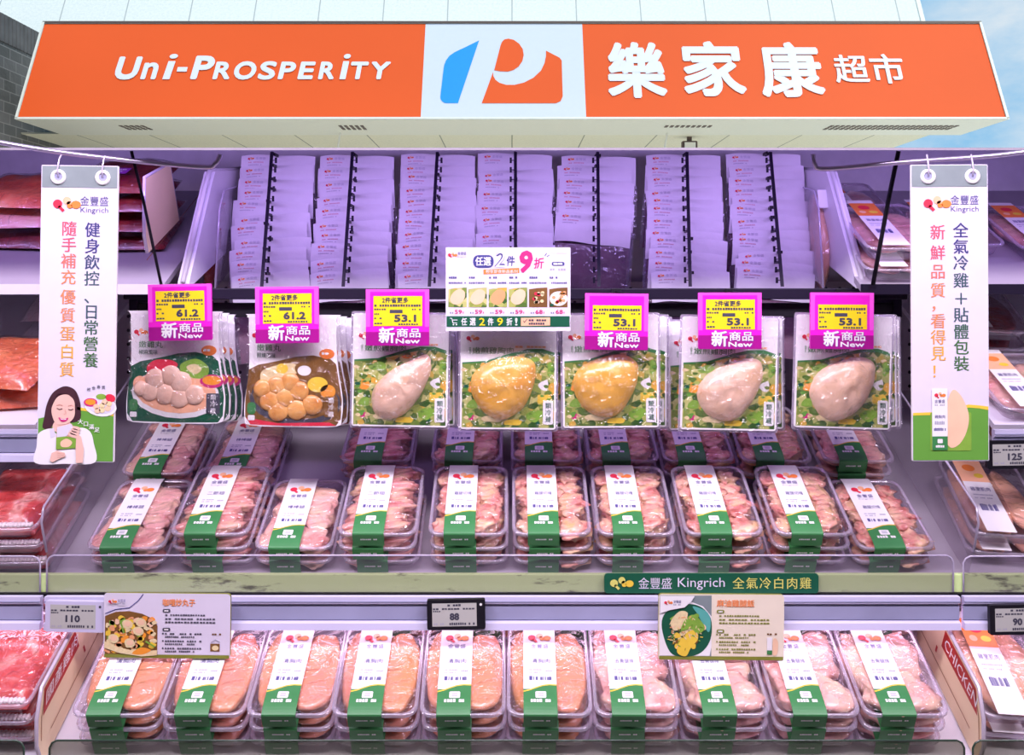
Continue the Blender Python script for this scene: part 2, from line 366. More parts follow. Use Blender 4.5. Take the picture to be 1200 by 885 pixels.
# ------------------------------------------------------------------ ground, added shade roof, storefront
def brick_mat(name, c1, c2, mortar, sc, rot=None):
    m = bpy.data.materials.new(name); n, l, b = nodes_of(m)
    tc = n.new('ShaderNodeTexCoord'); mp = n.new('ShaderNodeMapping')
    if rot: mp.inputs['Rotation'].default_value = rot
    sp_ = n.new('ShaderNodeSeparateXYZ'); cb_ = n.new('ShaderNodeCombineXYZ'); l.new(tc.outputs['Object'], sp_.inputs[0]); ad_ = n.new('ShaderNodeMath'); l.new(sp_.outputs['X'], ad_.inputs[0]); l.new(sp_.outputs['Y'], ad_.inputs[1]); l.new(ad_.outputs[0], cb_.inputs['X']); l.new(sp_.outputs['Z'], cb_.inputs['Y'])
    t = n.new('ShaderNodeTexBrick'); t.inputs['Color1'].default_value = c1 + (1,); t.inputs['Color2'].default_value = c2 + (1,); t.inputs['Mortar'].default_value = mortar + (1,)
    t.inputs['Scale'].default_value = sc; t.inputs['Mortar Size'].default_value = 0.012; t.inputs['Row Height'].default_value = 0.25; t.inputs['Brick Width'].default_value = 0.55
    l.new(cb_.outputs[0], mp.inputs['Vector']); l.new(mp.outputs['Vector'], t.inputs['Vector'])
    l.new(t.outputs['Color'], b.inputs['Base Color']); b.inputs['Roughness'].default_value = 0.8
    ns = n.new('ShaderNodeTexNoise'); ns.inputs['Scale'].default_value = 9; ns.inputs['Detail'].default_value = 6
    bp = n.new('ShaderNodeBump'); bp.inputs['Strength'].default_value = 0.5; bp.inputs['Distance'].default_value = 0.03
    l.new(mp.outputs['Vector'], ns.inputs['Vector']); l.new(ns.outputs['Fac'], bp.inputs['Height']); l.new(bp.outputs['Normal'], b.inputs['Normal'])
    return m
def tile_mat(name, col, spk, joint, size):
    """speckled stone tiles, joints from a brick texture without offset"""
    m = bpy.data.materials.new(name); n, l, b = nodes_of(m)
    tc = n.new('ShaderNodeTexCoord'); t = n.new('ShaderNodeTexBrick'); t.offset = 0.0
    t.inputs['Scale'].default_value = 1.0; t.inputs['Mortar Size'].default_value = 0.006; t.inputs['Brick Width'].default_value = size; t.inputs['Row Height'].default_value = 7.0
    t.inputs['Mortar'].default_value = joint + (1,)
    ns = n.new('ShaderNodeTexNoise'); ns.inputs['Scale'].default_value = 40; ns.inputs['Detail'].default_value = 6; ns.inputs['Roughness'].default_value = 0.8
    r = n.new('ShaderNodeValToRGB'); r.color_ramp.elements[0].position = 0.35; r.color_ramp.elements[1].position = 0.6
    r.color_ramp.elements[0].color = spk + (1,); r.color_ramp.elements[1].color = col + (1,)
    l.new(tc.outputs['Object'], t.inputs['Vector']); l.new(tc.outputs['Object'], ns.inputs['Vector']); l.new(ns.outputs['Fac'], r.inputs['Fac'])
    l.new(r.outputs['Color'], t.inputs['Color1']); l.new(r.outputs['Color'], t.inputs['Color2']); l.new(t.outputs['Color'], b.inputs['Base Color'])
    b.inputs['Roughness'].default_value = 0.6
    return m
concrete = mat('concrete', (0.84, 0.78, 0.65), 0.85, var=0.12, scale=3, bump=0.2)
struct(MB().box((-30, -12, -0.05), (30, 45, 0), concrete).build('floor'))
tilew = tile_mat('wall_stone_tile', (0.90, 0.91, 0.87), (0.76, 0.79, 0.76), (0.48, 0.50, 0.50), 0.62)
tiles = tile_mat('soffit_stone_tile', (0.90, 0.86, 0.70), (0.76, 0.72, 0.58), (0.30, 0.29, 0.24), 0.66)
greybrick = brick_mat('grey_brick', (0.10, 0.10, 0.10), (0.16, 0.155, 0.16), (0.26, 0.25, 0.25), 2.6)

D = 8.0
V0 = Vector((0, D, ZC + D * 190 / F)); V1 = Vector((0, D * 1.059, ZC + D * 1.059 * 303 / F))
SL = (V1 - V0).length; ev = (V1 - V0).normalized(); en = Vector((0, -ev.z, ev.y))      # up the sign, out of the sign
SWD = 8.10
def slab(name, m, y0, y1, z0, z1, x0, x1, parent=None):
    return MB().box((x0, y0, z0), (x1, y1, z1), m).build(name, parent)
# cladding that leans back above the sign, at the sign's own slope
mw = MB(); o0 = V0 + ev * (SL * 0.55) - en * 0.22 + Vector((0, 0.55, 0))
xr = 495 * 9.1 / F
mw.box((-8.2, 0, 0), (xr, 2.4, -0.25), tilew)
w1 = mw.build('wall_upper'); w1.location = o0; w1.rotation_euler = (math.atan2(ev.z, ev.y), 0, 0); struct(w1)
mc = MB(); mc.box((xr, 0, 0.012), (xr + 0.04, 2.4, -0.25), signcap)
w2 = mc.build('trim_1'); w2.location = o0; w2.rotation_euler = w1.rotation_euler; struct(w2)
zb = V0.z
so = MB().box((-4.43, 0, 0), (3.80, 1.55, 0.012), tiles).build('ceiling'); so.location = (0, D * 1.107, zb + 0.012); struct(so)
struct(slab('wall_back', tilew, D * 1.107 + 1.45, D * 1.107 + 1.6, 0, zb + 0.3, -5.6, xr))
# grey brick return on the left, with a soldier course on top
xb = -638 * D / F
brk = MB().box((-1.2, 0, 0), (0, 3.1, 3.585), greybrick); 
bw = brk.build('wall_left'); bw.location = (xb, D * 0.86, 0); struct(bw)
soldier = MB(); ny = 46
for i in range(ny):
    soldier.box((-0.5, i * 0.0674 + 0.004, 0), (0.012, (i + 1) * 0.0674 - 0.004, 0.25), mat('soldier_brick', (0.11, 0.105, 0.11), 0.8, var=0.25, scale=6), bev=0.006)
sc_ = soldier.build('trim_2'); sc_.location = (xb, D * 0.86, 3.585); struct(sc_)

# ------------------------------------------------------------------ storefront sign
sg = thing('shop_sign', 'long orange sign box with white lettering and a white logo field under the stone cladding', 'sign', (0, D, zb))
Msign = Matrix(((1, 0, 0, 0), (0, ev.y, -en.y * -1, 0), (0, ev.z, en.z, 0), (0, 0, 0, 1)))
def on_sign(u, v, n=0.0): return Vector((u, 0, 0)) + ev * v + en * n
def spart(name, dec, base=None):
    mb = base or MB(); dec.onto(mb, lambda x, y, e: on_sign(x, y, e), 0.003); return mb.build(name, sg)
# the box itself: leaning face, flat underside, closed back
half = SWD / 2; back_y = D * 0.107
bx = MB()
prof = [(0, 0), (ev.y * SL, ev.z * SL), (ev.y * SL + 0.12, ev.z * SL - 0.02), (back_y, ev.z * SL - 0.3), (back_y, 0.0)]
vs = [Vector((s * half, y, z)) for s in (-1, 1) for y, z in prof]; n5 = len(prof)
bx.add(vs, [list(range(n5)), list(range(2 * n5 - 1, n5 - 1, -1))] + [(i, i + n5, (i + 1) % n5 + n5, (i + 1) % n5) for i in range(n5)], signcap)
bx.build('sign_box', sg)
uL, uR = -0.745, 0.605
mid = MB(); vm_ = lambda x, y, e: on_sign(x, y, e)
d = Dec(); fp = lambda u0, u1, m, z=1: d.poly([(u0, 0.012), (u1, 0.012), (u1, SL - 0.012), (u0, SL - 0.012)], m, z)
d = Dec(); fp(-half + 0.02, uL, signorange); spart('face_panel', d)
d = Dec(); fp(uL, uR, signwhite); spart('logo_panel', d)
d = Dec(); fp(uR, half - 0.02, signorange); spart('face_panel', d)
d = Dec(); d.poly([(-half, SL - 0.014), (half, SL - 0.014), (half, SL + 0.012), (-half, SL + 0.012)], signdark, 4); spart('top_trim', d)
d = Dec(); d.poly([(-half, -0.006), (half, -0.006), (half, 0.014), (-half, 0.014)], signcap, 5)
for s in (-1, 1):
    a, b = sorted((s * half, s * (half - 0.022))); d.poly([(a, 0), (b, 0), (b, SL), (a, SL)], signcap, 5)
spart('edge_trim', d)
KX = 1150 / (D * 1.0295)
def sx(px): return (px - HX) / KX
def sv(py): # height on the sign face for a row of the photograph at the sign's own plane
    k = (HY - py) / F; return SL * (k * 1.0 - (zb - ZC) / D) / ((V1.z - V0.z) / D - k * 0.059)
lw_ = mat('sign_letter_white', (0.86, 0.85, 0.93), 0.4, var=0.01)
def letters(body, x0, y0, x1, y1, bold, shear=0.0, name='lettering'):
    d = Dec(); vs, fs = text_mesh(body, 0.0, shear, 4)
    ax = min(v[0] for v in vs); bx_ = max(v[0] for v in vs); ay = min(v[1] for v in vs); by = max(v[1] for v in vs)
    u0, u1, v0, v1 = sx(x0), sx(x1), sv(y1), sv(y0)
    P = [(u0 + (v[0] - ax) / (bx_ - ax) * (u1 - u0), v0 + (v[1] - ay) / (by - ay) * (v1 - v0)) for v in vs]
    k = bold * 0.62 * (v1 - v0); kx = k / 1.27
    um, vm2 = (u0 + u1) / 2, (v0 + v1) / 2; fu = 1 - 2 * kx / (u1 - u0); fv = 1 - 2 * k / (v1 - v0)
    for q in range(8):
        a = 2 * math.pi * (q + .5) / 8; d.it.append(([(um + (x - um) * fu + kx * math.cos(a), vm2 + (y - vm2) * fv + k * math.sin(a)) for x, y in P], fs, lw_, 3 + .15 * q))
    return d
dl = Dec()
for args in (('U', 136, 67, 165, 94.5), ('n', 167, 74, 186, 94), ('i', 193, 64, 206, 94), ('-', 208, 79.5, 220, 85), ('P', 225, 66, 251, 94),
             ('R', 251, 73, 271, 94), ('O', 275, 72.5, 301, 94.5), ('S', 303.5, 72.5, 324, 94.5), ('P', 327, 73, 347, 94), ('E', 350, 73, 369.5, 94), ('R', 374, 73, 392.5, 94), ('i', 399, 64, 410, 94), ('T', 411, 73, 432, 94), ('Y', 435, 73, 458, 94)):
    if args[0] == 'P' and args[1] == 226: spart('latin_lettering', dl); dl = Dec()
    dl.it += letters(*args, bold=0.095 if args[0] not in 'i-' else 0.03, shear=0.08).it
spart('latin_lettering', dl)
dl = Dec()
for args in (('樂', 711, 50, 780, 116), ('家', 799, 49, 872, 114), ('康', 889, 50, 963, 115)): dl.it += letters(*args, bold=0.055).it
spart('large_lettering', dl); dl = Dec()
for args in (('超', 977, 65, 1017, 98), ('市', 1020, 64, 1059, 99)): dl.it += letters(*args, bold=0.035).it
spart('small_lettering', dl)
# logo, traced in a 1200-wide field
def lg(pts): return [(sx(500 + x * 190 / 1200), sv(20 + y * 130 / 821)) for x, y in pts]
def arc(cx, cy, r, a0, a1, n=14, ry=None): return [(cx + r * math.cos(R(a0 + (a1 - a0) * k / n)), cy + (ry or r) * math.sin(R(a0 + (a1 - a0) * k / n))) for k in range(n + 1)]
d = Dec(); d.poly(lg([(384, 176), (240, 640), (160, 640)] + arc(158, 592, 48, 90, 180, 6) + [(124, 400), (128, 360), (140, 325), (165, 290), (205, 262), (290, 222)]), signblue, 2); spart('logo_blade', d)
bowl = [(500, 397), (545, 215), (556, 187), (575, 168), (605, 163), (645, 172), (685, 200), (712, 240), (719, 285), (708, 330), (680, 370), (640, 396), (600, 407), (545, 405)]
d = Dec(); d.poly(lg(bowl), signorange, 2)
d.poly(lg([(412, 641), (492, 410), (494, 440), (510, 468), (540, 490), (590, 505), (650, 505), (720, 488), (790, 452), (845, 400), (873, 345), (885, 290), (886, 252), (985, 303), (1001, 325), (1001, 590), (985, 625), (950, 641)]), signorange, 2)
spart('logo_letter', d)
# vents on the underside
vt = MB()
for x0, n_, rows in ((-3.33, 5, 2), (-1.47, 5, 2), (1.3, 9, 1), (2.7, 24, 2)):
    for k in range(n_):
        for r_ in range(rows): vt.box((x0 + k * 0.046, 0.30 + r_ * 0.13, -0.004), (x0 + k * 0.046 + 0.026, 0.40 + r_ * 0.13, 0.002), signdark)
vt.build('vent_slots', sg)
# small lamp bracket and dangling wires below the soffit
def dangling(px):
    Y = D * 1.09; p = W(px, 156, Y)
    o = MB().tube([(0, 0, 0.10), (0.01, 0, 0.02), (-0.012, 0, -0.10), (-0.02, 0, -0.3)], 0.009, signcap, 6).build('dangling_cable'); o.location = p; return o
tag(dangling(398), 'white cable dangling from the underside of the shop sign below its Latin lettering', 'cable')
tag(dangling(781), 'white cable dangling from the underside of the shop sign below its Chinese lettering', 'cable')
cb = thing('security_camera', 'small dark box fixed under the soffit beside a dangling white cable', 'fixture', W(808, 169, D * 1.13) + Vector((0, 0, 0)))
cb.location.z = zb + 0.012 - 0.07
MB().box((-0.07, -0.03, -0.05), (0.07, 0.05, 0.03), signdark, bev=0.01).build('housing', cb)
MB().box((-0.05, -0.035, -0.035), (0.05, -0.028, 0.015), signcap).build('cover_plate', cb)
MB().box((-0.02, -0.01, 0.03), (0.02, 0.03, 0.07), signdark).build('bracket', cb)

# ------------------------------------------------------------------ added stall: unseen roof and walls that keep daylight off the case
struct(MB().box((-3.4, -1.6, 2.6), (3.4, 2.45, 2.68), mat('added_roof_sheet', (0.62, 0.60, 0.62), 0.6)).build('ceiling_added_shade'))
for nm_, lo_, hi_ in (('wall_added_front', (-3.4, -1.7, 0), (3.4, -1.6, 2.6)), ('wall_added_west', (-3.5, -1.6, 0), (-3.4, 2.2, 2.6)), ('wall_added_east', (3.4, -1.6, 0), (3.5, 2.2, 2.6))):
    struct(MB().box(lo_, hi_, mat('added_dark_wall', (0.16, 0.14, 0.17), 0.7)).build(nm_))  # unseen dark walls, added to cut ambient light and reflections
struct(MB().box((-3.4, -1.6, 0.0), (3.4, 2.3, 0.006), mat('stall_floor_tile', (0.30, 0.28, 0.30), 0.5)).build('floor_stall'))
for i, (x, y) in enumerate(((-3.3, -1.5), (3.3, -1.5), (-3.3, 2.4), (3.3, 2.4))):
    struct(MB().box((x - 0.05, y - 0.05, 0), (x + 0.05, y + 0.05, 2.6), shelfw).build('trim_post_%d' % (i + 1)))

# ------------------------------------------------------------------ refrigerated case
CL = Vector((0, 2.0, 0))
case = thing('refrigerated_display_case', 'open white refrigerated case with sloping shelves, price rails and violet lighting', 'display case', CL)
def cpart(mb, name):
    o = mb.build(name, case); o.location = -CL; return o
def xprism(mb, poly, x0, x1, m):
    n = len(poly); vs = [Vector((x, y, z)) for x in (x0, x1) for y, z in poly]
    return mb.add(vs, [list(range(n)), list(range(2 * n - 1, n - 1, -1))] + [(i, i + n, (i + 1) % n + n, (i + 1) % n) for i in range(n)], m)
XE = 1.5; TH = R(26)
class Frame:
    def __init__(s, Y, z): s.O = Vector((0, Y, z)); s.ey = Vector((0, math.cos(TH), math.sin(TH))); s.ez = Vector((0, -math.sin(TH), math.cos(TH)))
    def p(s, u, v, n): return s.O + Vector((u, 0, 0)) + s.ey * v + s.ez * n
MID = Frame(1.75, ZC - 0.549); LOW = Frame(1.62, ZC - 0.804); UP = Frame(1.86, ZC - 0.012); SIDE = Frame(1.80, ZC - 0.262)
# perforated back panel
pm = bpy.data.materials.new('perforated_panel'); n, l, b = nodes_of(pm)
tc = n.new('ShaderNodeTexCoord'); mp = n.new('ShaderNodeMapping'); mp.inputs['Scale'].default_value = (30, 30, 30); l.new(tc.outputs['Object'], mp.inputs['Vector'])
fr = n.new('ShaderNodeVectorMath'); fr.operation = 'FRACTION'; l.new(mp.outputs['Vector'], fr.inputs[0])
sb = n.new('ShaderNodeVectorMath'); sb.operation = 'SUBTRACT'; sb.inputs[1].default_value = (0.5, 0.5, 0.5); l.new(fr.outputs['Vector'], sb.inputs[0])
mu = n.new('ShaderNodeVectorMath'); mu.operation = 'MULTIPLY'; mu.inputs[1].default_value = (1, 0, 1); l.new(sb.outputs['Vector'], mu.inputs[0])
ln = n.new('ShaderNodeVectorMath'); ln.operation = 'LENGTH'; l.new(mu.outputs['Vector'], ln.inputs[0])
rp = n.new('ShaderNodeValToRGB'); rp.color_ramp.interpolation = 'CONSTANT'; rp.color_ramp.elements[0].color = (0.02, 0.02, 0.03, 1); rp.color_ramp.elements[1].position = 0.12; rp.color_ramp.elements[1].color = (0.50, 0.46, 0.52, 1)
l.new(ln.outputs['Value'], rp.inputs['Fac']); l.new(rp.outputs['Color'], b.inputs['Base Color']); b.inputs['Roughness'].default_value = 0.4
zt = lambda py, Y: ZC - (py - HY) * Y / F
cpart(MB().box((-XE, 2.36, 0.1), (XE, 2.40, zt(176, 2.38)), mat('case_back_enamel', (0.62, 0.60, 0.68), 0.4)), 'back_panel')
cpart(MB().box((-XE, 2.345, 0.95), (XE, 2.359, zt(330, 2.35)), pm), 'perforated_panel')
can = MB(); xprism(can, [(1.68, zt(176, 1.68)), (2.40, zt(176, 2.40)), (2.40, zt(173, 2.40)), (1.68, zt(173.4, 1.68))], -XE, XE, mat('canopy_enamel', (0.30, 0.27, 0.32), 0.45)); cpart(can, 'canopy')
for s in (-1, 1):
    sp = MB(); xprism(sp, [(1.58, 0.1), (2.40, 0.1), (2.40, zt(175, 2.40)), (1.68, zt(175, 1.68)), (1.70, 0.95), (1.58, 0.8)], s * XE - 0.012, s * XE + 0.012, shelfw); cpart(sp, 'side_panel')
cpart(MB().box((-XE, 1.615, 0.0), (XE, 2.40, 0.10), blackp), 'plinth')
cpart(MB().box((-XE, 1.60, 0.10), (XE, 1.64, 0.695), mat('case_front_cream', (0.78, 0.70, 0.58), 0.3, var=0.04, scale=3), bev=0.004), 'front_panel')
def slope_slab(fr_, x0, x1, v0, v1, th, m, name):
    mb = MB(); vs = [fr_.p(u, v, nn) for nn in (-th, -0.0006) for v in (v0, v1) for u in (x0, x1)]
    mb.add(vs, [(0, 2, 3, 1), (4, 5, 7, 6), (0, 1, 5, 4), (1, 3, 7, 5), (3, 2, 6, 7), (2, 0, 4, 6)], m); return cpart(mb, name)
slope_slab(LOW, -XE, XE, 0, 0.78, 0.02, shelfw, 'deck')
slope_slab(MID, -XE, XE, 0.004, 0.66, 0.018, mat('shelf_enamel_shaded', (0.36, 0.33, 0.38), 0.35, var=0.05, scale=6), 'shelf')  # white enamel with the shade behind the trays put into its colour
slope_slab(UP, -XE, -0.665, 0.0, 0.52, 0.012, MATS['shelf_enamel_shaded'], 'shelf'); slope_slab(UP, 0.665, XE, 0.0, 0.52, 0.012, MATS['shelf_enamel_shaded'], 'shelf')
slope_slab(SIDE, -XE, -0.875, 0.0, 0.58, 0.012, shelfw, 'shelf'); slope_slab(SIDE, 0.885, XE, 0.0, 0.58, 0.012, shelfw, 'shelf')
# mouldy enamel lip of the middle shelf
lm = bpy.data.materials.new('stained_lip'); n, l, b = nodes_of(lm)
tc = n.new('ShaderNodeTexCoord'); t = n.new('ShaderNodeTexNoise'); t.inputs['Scale'].default_value = 22; t.inputs['Detail'].default_value = 8; t.inputs['Roughness'].default_value = 0.7
mp = n.new('ShaderNodeMapping'); mp.inputs['Scale'].default_value = (0.5, 1, 2); l.new(tc.outputs['Object'], mp.inputs['Vector']); l.new(mp.outputs['Vector'], t.inputs['Vector'])
r_ = n.new('ShaderNodeValToRGB'); r_.color_ramp.elements[0].position = 0.33; r_.color_ramp.elements[0].color = (0.12, 0.15, 0.05, 1); r_.color_ramp.elements[1].position = 0.42; r_.color_ramp.elements[1].color = (0.66, 0.86, 0.36, 1)
l.new(t.outputs['Fac'], r_.inputs['Fac']); l.new(r_.outputs['Color'], b.inputs['Base Color']); b.inputs['Roughness'].default_value = 0.4
cpart(MB().box((-XE, 1.742, zt(695, 1.742)), (XE, 1.753, zt(673, 1.742)), lm, bev=0.002), 'shelf_lip')
cpart(MB().box((-XE, 1.735, zt(701, 1.735)), (XE, 1.76, zt(695.4, 1.735)), blackp), 'shadow_gap')  # solid black bar standing in for the shade under the lip
def price_rail(x0, x1, Y, ya, yb):
    za, zbb = zt(ya, Y), zt(yb, Y); h = za - zbb; mb = MB()
    xprism(mb, [(Y + 0.012, za), (Y, za), (Y, za - h * .2), (Y + 0.007, za - h * .27), (Y + 0.007, za - h * .74), (Y - 0.002, za - h * .80), (Y - 0.004, zbb), (Y + 0.012, zbb)], x0, x1, lav)
    mb.box((x0, Y + 0.004, za - h * .72), (x1, Y + 0.0068, za - h * .30), lav_d)
    mb.box((x0, Y - 0.001, za - h * .12), (x1, Y + 0.001, za - h * .16), lav_d)
    return cpart(mb, 'price_rail')
for a, b2 in ((-XE, -0.827), (-0.820, 0.786), (0.793, XE)): price_rail(a, b2, 1.72, 700, 738)
price_rail(-XE, -0.86, 1.778, 504, 541); price_rail(0.875, XE, 1.778, 504, 541)
cpart(MB().box((-XE, 1.845, zt(345, 1.85)), (-0.62, 1.858, zt(333, 1.85)), shelfw), 'shelf_lip'); cpart(MB().box((0.66, 1.845, zt(345, 1.85)), (XE, 1.858, zt(333, 1.85)), railblk), 'shelf_lip')
# black rail that carries the hooks
xa, xbb = W(150, 0, 1.95).x, W(1058, 0, 1.95).x
cpart(MB().box((xa, 1.925, zt(351, 1.925)), (xbb, 1.95, zt(338, 1.925)), railblk, bev=0.002), 'hanging_rail_and_shade')
cpart(MB().box((xa + 0.01, 1.952, zt(372, 1.95)), (xbb - 0.01, 1.968, zt(355, 1.95)), blackp, bev=0.002), 'hanging_rail_and_shade')  # black bar put in as the shadow below the rail
for x in (xa + 0.01, xbb - 0.01):
    cpart(MB().box((x - 0.008, 1.95, zt(372, 1.95)), (x + 0.008, 2.36, zt(345, 1.95)), railblk), 'rail_arm')
# tube brackets above the neighbouring bays (the flags hang from them)
def tube_bracket(label, pts):
    o = MB().tube(smooth_path([p for p in pts], 8), 0.0042, chrome, 10).build('flag_bracket'); return tag(o, label, 'bracket', None)
tube_bracket('bent chrome tube carrying the banner with the smiling woman', [W(-40, 160, 1.66), W(60, 177, 1.66), W(150, 188, 1.70), W(238, 196, 1.74), W(252, 192, 1.742), W(257, 185, 1.742), W(258, 181, 1.742)])
tube_bracket('bent chrome tube carrying the banner with the raw chicken pack', [W(1230, 174, 1.66), W(1160, 183, 1.66), W(1060, 190, 1.70), W(968, 198, 1.74), W(955, 192, 1.742), W(953, 185, 1.742), W(953, 181, 1.742)])
tag(MB().tube([W(154, 177, 1.78), W(168, 235, 1.80), W(189, 334, 1.838)], 0.003, blackp, 6).build('stay_rod'), 'thin black stay rod slanting beside the dark red packs', 'rod')
tag(MB().tube([W(1053, 177, 1.78), W(1040, 240, 1.80), W(1023, 334, 1.838)], 0.004, blackp, 6).build('stay_rod'), 'thin black stay rod slanting in front of the sleeved chicken trays', 'rod')

# acrylic fences in front of the rows
def fence(label, px0, px1, Y, ya, yb, edge, grp):
    sheetm = acry_t if edge is acry_g else acry
    x0, x1 = W(px0, 0, Y).x, W(px1, 0, Y).x; za, zb_ = zt(ya, Y), zt(yb, Y)
    t = thing('acrylic_fence', label, 'fence', ((x0 + x1) / 2, Y, zb_)); w = x1 - x0; h = za - zb_
    poly = [(-w / 2, 0), (w / 2, 0)] + [(x, z) for x, z in ((w / 2, h - .012), (w / 2 - .004, h - .004), (w / 2 - .012, h))] + [(-w / 2 + .012, h), (-w / 2 + .004, h - .004), (-w / 2, h - .012)]
    MB().prism(poly, -0.0015, 0.0015, sheetm).build('sheet', t)
    MB().tube([(x, 0, z) for x, z in poly[1:] + [poly[0]]], 0.0017, edge, 6).build('polished_edge', t)
    return t
fence('long clear acrylic fence along the front of the middle shelf', 55, 1117, 1.7385, 651, 694, acry_e, 'f')
fence('clear acrylic fence in front of the trays of marbled beef', -160, 47, 1.7385, 652, 694, acry_e, 'f')
fence('clear acrylic fence in front of the orange labelled fillet trays on the middle shelf', 1129, 1330, 1.7385, 652, 694, acry_e, 'f')
fence('long clear acrylic fence with dark edge at the front of the bottom deck', 58, 1130, 1.588, 868, 902, acry_g, 'f')
fence('clear acrylic fence with dark edge in front of the thin red meat slices', -160, 28, 1.588, 868, 902, acry_g, 'f')
fence('dark edged acrylic fence in front of the orange labelled fillets on the bottom deck', 1140, 1330, 1.588, 868, 902, acry_g, 'f')

# clear dividers between the bays of the middle shelf
def divider(label, x, fr_, outline, th=0.003):
    t = thing('acrylic_divider', label, 'divider', fr_.p(x, 0, 0))
    pts = [fr_.p(0, v, nn) - fr_.p(0, 0, 0) for v, nn in outline]; k = len(pts)
    mb = MB(); mb.add([p + Vector((s * th / 2, 0, 0)) for s in (-1, 1) for p in pts], [list(range(k)), list(range(2 * k - 1, k - 1, -1))] + [(i, i + k, (i + 1) % k + k, (i + 1) % k) for i in range(k)], acry); mb.build('sheet', t)
    MB().tube(pts[1:] , 0.0022, acry_e, 6).build('polished_edge', t); return t
divo = [(0.034, 0.003), (0.034, 0.056), (0.042, 0.115), (0.06, 0.135), (0.56, 0.135), (0.56, 0.003)]
divider('clear acrylic divider between the beef trays and the chicken on the middle shelf', -0.833, MID, divo)
divider('clear acrylic divider between the chicken and the orange labelled fillets on the middle shelf', 0.826, MID, divo)
# printed dividers of the bottom deck and of the upper left bay
def board(label, x, fr_, outline, face, text, redpoly, th=0.005, vertical=False):
    t = thing('printed_divider_board', label, 'divider', fr_.p(x, 0, 0)); o = fr_.p(0, 0, 0)
    P3 = lambda v, nn, xx: fr_.p(0, v, nn) - o + Vector((xx, 0, 0))
    k = len(outline); mb = MB()
    mb.add([P3(v, nn, s * th / 2) for s in (-1, 1) for v, nn in outline], [list(range(k)), list(range(2 * k - 1, k - 1, -1))] + [(i, i + k, (i + 1) % k + k, (i + 1) % k) for i in range(k)], cream); mb.build('board', t)
    MB().tube([P3(v, nn, 0) for v, nn in outline], 0.0034, acry_e, 6).build('clear_edge', t)
    d = Dec(); d.poly(redpoly, dred, 2)
    inner = [(v * 0.9 + 0.012, nn * 0.86 + 0.006) for v, nn in outline]
    d.line(inner[1:4], 0.0022, dline, 2); d.line([(0.16, 0.012), (0.16 , 0.02)], 0.0, dline, 2) if False else None
    d.line([(0.05, 0.035), (0.42, 0.035)], 0.002, dline, 2); d.rect(0.20, 0.048, 0.206, 0.062, dred, 2)
    tx = Dec(); tx.text(text, 0, 0, 1, 1, white, 3)
    c0, c1 = Vector(redpoly[0]), Vector(redpoly[1]); c3 = Vector(redpoly[3])
    for vs, fs, m, z in tx.it:
        d.it.append(([tuple(c0 + (c1 - c0) * (0.06 + 0.88 * a) + (c3 - c0) * (0.22 + 0.56 * (1 - b_))) for a, b_ in vs], fs, m, z))
    mb = MB(); d.onto(mb, lambda v, nn, e: P3(v, nn, face * (th / 2 + e)), 0.0003); mb.build('print', t); return t
bo = [(0.006, 0.0045), (0.006, 0.045), (0.026, 0.085), (0.06, 0.118), (0.56, 0.118), (0.56, 0.0045)]
board('cream divider board with red Chinese panel beside the first chicken breast tray', -0.778, LOW, bo, 1, '國產雞肉', [(0.040, 0.076), (0.19, 0.076), (0.19, 0.113), (0.062, 0.113)])
board('cream divider board with red CHICKEN panel on the bottom deck', 0.772, LOW, bo, -1, 'CHICKEN', [(0.19, 0.076), (0.040, 0.076), (0.062, 0.113), (0.19, 0.113)])
UPR = Frame(1.86, ZC - 0.012)
board('cream divider board with red panel beside the dark red packs in the upper bay', -0.70, UP, [(0.05, 0.05), (0.05, 0.085), (0.07, 0.13), (0.10, 0.185), (0.24, 0.165), (0.24, 0.04)], -1, 'CHICKEN', [(0.21, 0.115), (0.085, 0.115), (0.10, 0.165), (0.21, 0.155)])
# pale plastic bay walls left and right of the hanging strips
def baywall(label, x0, x1):
    t = thing('bay_partition', label, 'partition', (x0, 1.90, zt(338, 1.9)))
    P = [(0, 0.0), (0, 0.012), (0.10, 0.205), (0.12, 0.24), (0.40, 0.28), (0.40, 0.17)]
    k = len(P); mb = MB(); w = 0.022
    mb.add([Vector((s * w / 2 + (x1 - x0) * y / 0.4, y, z)) for s in (-1, 1) for y, z in P], [list(range(k)), list(range(2 * k - 1, k - 1, -1))] + [(i, i + k, (i + 1) % k + k, (i + 1) % k) for i in range(k)], shelfw); mb.build('wall_plate', t)
    MB().tube([Vector(((x1 - x0) * y / 0.4, y - 0.004, z)) for y, z in P[1:5]], 0.005, shelfw, 8).build('front_moulding', t); return t
baywall('white moulded partition between the dark red packs and the clip strips', W(215, 0, 1.9).x, W(262, 0, 2.0).x)
baywall('white moulded partition between the clip strips and the sleeved chicken trays', W(1010, 0, 1.9).x, W(952, 0, 2.0).x)
def clearwall(label, x):
    t = thing('clear_partition', label, 'partition', (x, 1.96, zt(338, 1.96)))
    P = [(0, 0), (0.03, 0.16), (0.06, 0.20), (0.38, 0.26), (0.38, 0.14)]; k = len(P); mb = MB()
    mb.add([Vector((s * .0015, y, z)) for s in (-1, 1) for y, z in P], [list(range(k)), list(range(2 * k - 1, k - 1, -1))] + [(i, i + k, (i + 1) % k + k, (i + 1) % k) for i in range(k)], acry); mb.build('sheet', t)
    MB().tube([Vector((0, y, z)) for y, z in P[:4]], 0.002, acry_e, 6).build('polished_edge', t); return t
clearwall('clear partition on the outer side of the first clip strip', W(252, 0, 1.96).x)
clearwall('clear partition on the outer side of the seventh clip strip', W(965, 0, 1.96).x)
